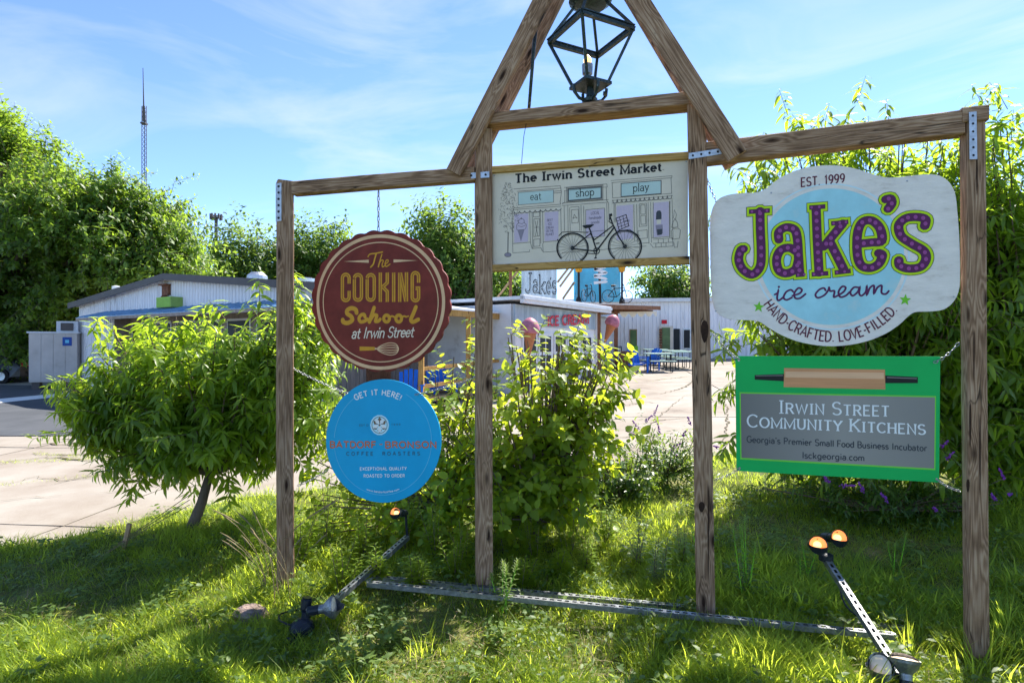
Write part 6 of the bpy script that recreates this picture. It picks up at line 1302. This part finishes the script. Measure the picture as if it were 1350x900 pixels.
straw(372, 4.15, 'dry straw stalks arching beside the first timber post', 5); straw(350, 4.35, 'thin straw stalks leaning left of the first timber post', 8)
# ---------------- steel rails, floodlights and small things on the lawn ----------------
M['litlens'] = glow('lamp_lens', (1, .33, .10), .28); M['hot'] = glow('lamp_centre', (1, .62, .28), .55)
def channel(name, a, b, w, h, parent, pitch=.05):       # slotted steel channel: two lips and a web pierced by real slots
    a = Vector(a); b = Vector(b); d = (b-a); Ln = d.length; d.normalize(); up = Vector((0, 0, 1)); y = up.cross(d).normalized(); z = d.cross(y); m_ = MB()
    for sy in (-1, 1): m_.box((a+b)/2+y*sy*w/2, (Ln, .003, h), d, y, z)
    for sy in (-1, 1): m_.box((a+b)/2+y*sy*w*.36+z*h/2, (Ln, w*.28, .003), d, y, z)
    k = int(Ln/pitch)
    for i in range(k+1): m_.box(a+d*(Ln*i/k)+z*h/2, (pitch*.42, w*.46, .003), d, y, z)
    for sy in (-1, 1): m_.box((a+b)/2+y*sy*(w/2-.006)-z*h/2, (Ln, .012, .003), d, y, z)
    return m_.build(name, M['steel'], parent)
ra2 = W(485, 764, 4.35); rb2 = W(1190, 829, 3.62)
rl = thing('steel_rails', 'pair of slotted steel channel rails running across the feet of the middle posts', 'rails', (ra2.x, ra2.y, 0))
channel('rail', W(485, 769, 4.08), W(1178, 838, 3.36), .042, .03, rl); channel('rail', W(475, 760, 4.30), W(1190, 828, 3.58), .042, .03, rl)
def flood(c, ax, parent, lit, name='floodlight', shell='steel', r=.058):
    ax = Vector(ax).normalized(); c = Vector(c); m_ = MB()
    prof = [(-.085, .018), (-.08, .028), (-.05, .03), (-.02, r*.78), (.0, r*.97), (.012, r*1.02), (.016, r*1.05), (.016, r*.95)]
    m_.tube([c+ax*a_ for a_, _ in prof], [q_ for _, q_ in prof], 20, cap=False); fl = m_.build(name, M[shell], parent, smooth=False)
    m_ = MB(); m_.tube([c+ax*(.013+q_) for q_ in (0, -.022, -.036, -.04)], [r*.93, r*.66, r*.34, .002], 20, cap=False) if lit else m_.lathe(c+ax*.013, ax, [(0, r*.9), (.004, r*.86), (.010, r*.5), (.012, .001)], 20); m_.build('lens', M['litlens'] if lit else paint('frosted_lens', (.75, .6, .45), .2, .1, 8), fl, smooth=True)
    if lit:
        m_ = MB(); m_.lathe(c+ax*.012, ax, [(-.045, r*.2), (-.03, r*.42), (-.012, r*.42), (-.002, r*.25), (0, .001)], 16); m_.build('filament_glow', M['hot'], fl, smooth=True)
    m_ = MB(); m_.lathe(c-ax*.16, ax, [(0, .02), (.01, .03), (.08, .032), (.082, .02)], 14); m_.build('socket', M['darkplastic'], fl)
    return c-ax*.16
def toward(p, q): return (Vector(q)-Vector(p)).normalized()
camp = Vector((0, 0, CAMZ))
# right bar: lit pair at the far end, bare aluminium pair at the near end
f1 = thing('lamp_bar', 'slanting slotted steel lamp bar at the right with two glowing floodlights at its far end', 'lamp bar', W(1135, 815, 3.4))
ta, tb_ = W(1089, 737, 3.78), W(1188, 892, 2.98); channel('bar', tb_, ta, .04, .035, f1)
jb_ = MB(); jb_.lathe(ta+Vector((0, 0, .015)), (0, 0, 1), [(-.02, .045), (.02, .045), (.03, .02)], 12); jb_.build('junction_box', M['darkplastic'], f1)
for (px, py, d, tgt) in ((1078, 718, 3.72, (-.25, -1, .32)), (1105, 709, 3.78, (.1, -1, .28))):
    c_ = W(px, py, d); e_ = flood(c_, tgt, f1, True, shell='darkplastic', r=.056); m_ = MB(); m_.tube([e_, ta+Vector((0, 0, .03))], .011, 8); m_.build('knuckle', M['darkplastic'], f1)
for (px, py, d, tgt) in ((1193, 873, 2.95, (.15, .35, .9)), (1163, 880, 3.0, (-.8, -.25, .35))):
    c_ = W(px, py, d); e_ = flood(c_, tgt, f1, False, r=.07); m_ = MB(); m_.tube([e_, tb_+Vector((0, 0, .0))], .012, 8); m_.build('knuckle', M['darkplastic'], f1)
# left bar
f2 = thing('lamp_bar', 'slanting slotted steel lamp bar at the left with dark fittings and one metal floodlight', 'lamp bar', W(480, 765, 4.2))
ta, tb_ = W(537, 708, 4.75), W(432, 800, 3.78); channel('bar', tb_, ta, .04, .035, f2)
c_ = W(522, 676, 4.6); e_ = flood(c_, (-.35, -1, .3), f2, True, shell='darkplastic', r=.045); m_ = MB(); m_.tube([e_, ta], .011, 8); m_.build('knuckle', M['darkplastic'], f2)
c_ = W(437, 800, 3.72); e_ = flood(c_, (.95, .1, .12), f2, False, r=.072)
m_ = MB(); m_.tube([e_, W(403, 818, 3.7)], [.028, .03], 12); m_.build('knuckle', M['darkplastic'], f2)
m_ = MB(); m_.lathe(W(400, 826, 3.68)-Vector((0, 0, .04)), (-.2, -.2, 1), [(0, .06), (.01, .075), (.06, .075), (.085, .055), (.1, .01)], 16); m_.build('junction_box', M['darkplastic'], f2)
m_ = MB(); m_.lathe(W(402, 806, 3.75), (.1, .2, 1), [(0, .022), (.02, .034), (.075, .036), (.08, .03), (.09, .034)], 14); m_.build('dark_socket', M['darkplastic'], f2)
m_ = MB(); m_.lathe(W(388, 845, 3.6), (-.6, -.7, .1), [(0, .025), (.03, .034), (.05, .036), (.055, .01)], 14); m_.build('dark_socket', M['darkplastic'], f2)
def cable(pts, par):
    q_ = cat_rom([(p[0], p[1]) for p in pts], 6, False); zs = np.interp(np.linspace(0, len(pts)-1, len(q_)), range(len(pts)), [p[2] for p in pts]); m_ = MB(); m_.tube([Vector((x, y, z)) for (x, y), z in zip(q_, zs)], .006, 6); m_.build('cable', M['black'], par, smooth=True)
t1 = W(1089, 737, 3.78); cable([(t1.x, t1.y, t1.z), (t1.x+.1, t1.y+.05, t1.z-.12), (t1.x+.06, t1.y-.12, t1.z-.25), (t1.x+.2, t1.y-.2, .05), (t1.x+.15, t1.y-.5, .0)], f1)
t1 = W(400, 826, 3.68); cable([(t1.x, t1.y, t1.z), (t1.x-.12, t1.y-.02, .07), (t1.x-.2, t1.y+.14, .05), (t1.x-.05, t1.y+.3, .02)], f2)
# stone
o = W(330, 806, 3.95); m_ = MB(); rr_ = random.Random(4)
N1, N2 = 12, 7; vs = []
for i in range(N2+1):
    ph = math.pi*i/N2
    for j_ in range(N1):
        t_ = 2*math.pi*j_/N1; v_ = Vector((math.sin(ph)*math.cos(t_), math.sin(ph)*math.sin(t_), math.cos(ph))); f_ = 1+.28*noise.noise(v_*1.7+Vector((3, 1, 2)))+.1*noise.noise(v_*5)
        vs.append((o.x+v_.x*.12*f_, o.y+v_.y*.085*f_, lz(o.x, o.y)+.045+v_.z*.07*f_))
m_.add(vs, [(i*N1+j_, (i+1)*N1+j_, (i+1)*N1+(j_+1) % N1, i*N1+(j_+1) % N1) for i in range(N2) for j_ in range(N1)])
st_ = m_.build('stone', paint('reddish_stone', (.27, .20, .17), .85, .3, 12, bump=.3, dirt=(.14, .1, .08)), None); props(st_, 'reddish grey stone lying in the grass left of the first timber post', 'stone')
# stake with guy lines to the peach shrub
sk = W(165, 700, 5.25); zz_ = lz(sk.x, sk.y); th = thing('garden_stake', 'short leaning wooden stake with guy lines running to the peach shrub', 'stake', (sk.x, sk.y, zz_))
beam('stake', (sk.x-.03, sk.y, zz_-.05), (sk.x+.04, sk.y, zz_+.26), .035, .03, M['pale_wood'], th)
tr_ = W(250, 652, 5.72)
for k_ in range(3):
    m_ = MB(); a_ = Vector((sk.x+.03*k_-.1, sk.y-.12*k_, zz_+.05-.0*k_)); m_.tube([a_, (a_+tr_)/2-Vector((0, 0, .02*k_)), tr_-Vector((0, 0, .05*k_))], .004, 5); m_.build('guy_line', LV['straw'], th)
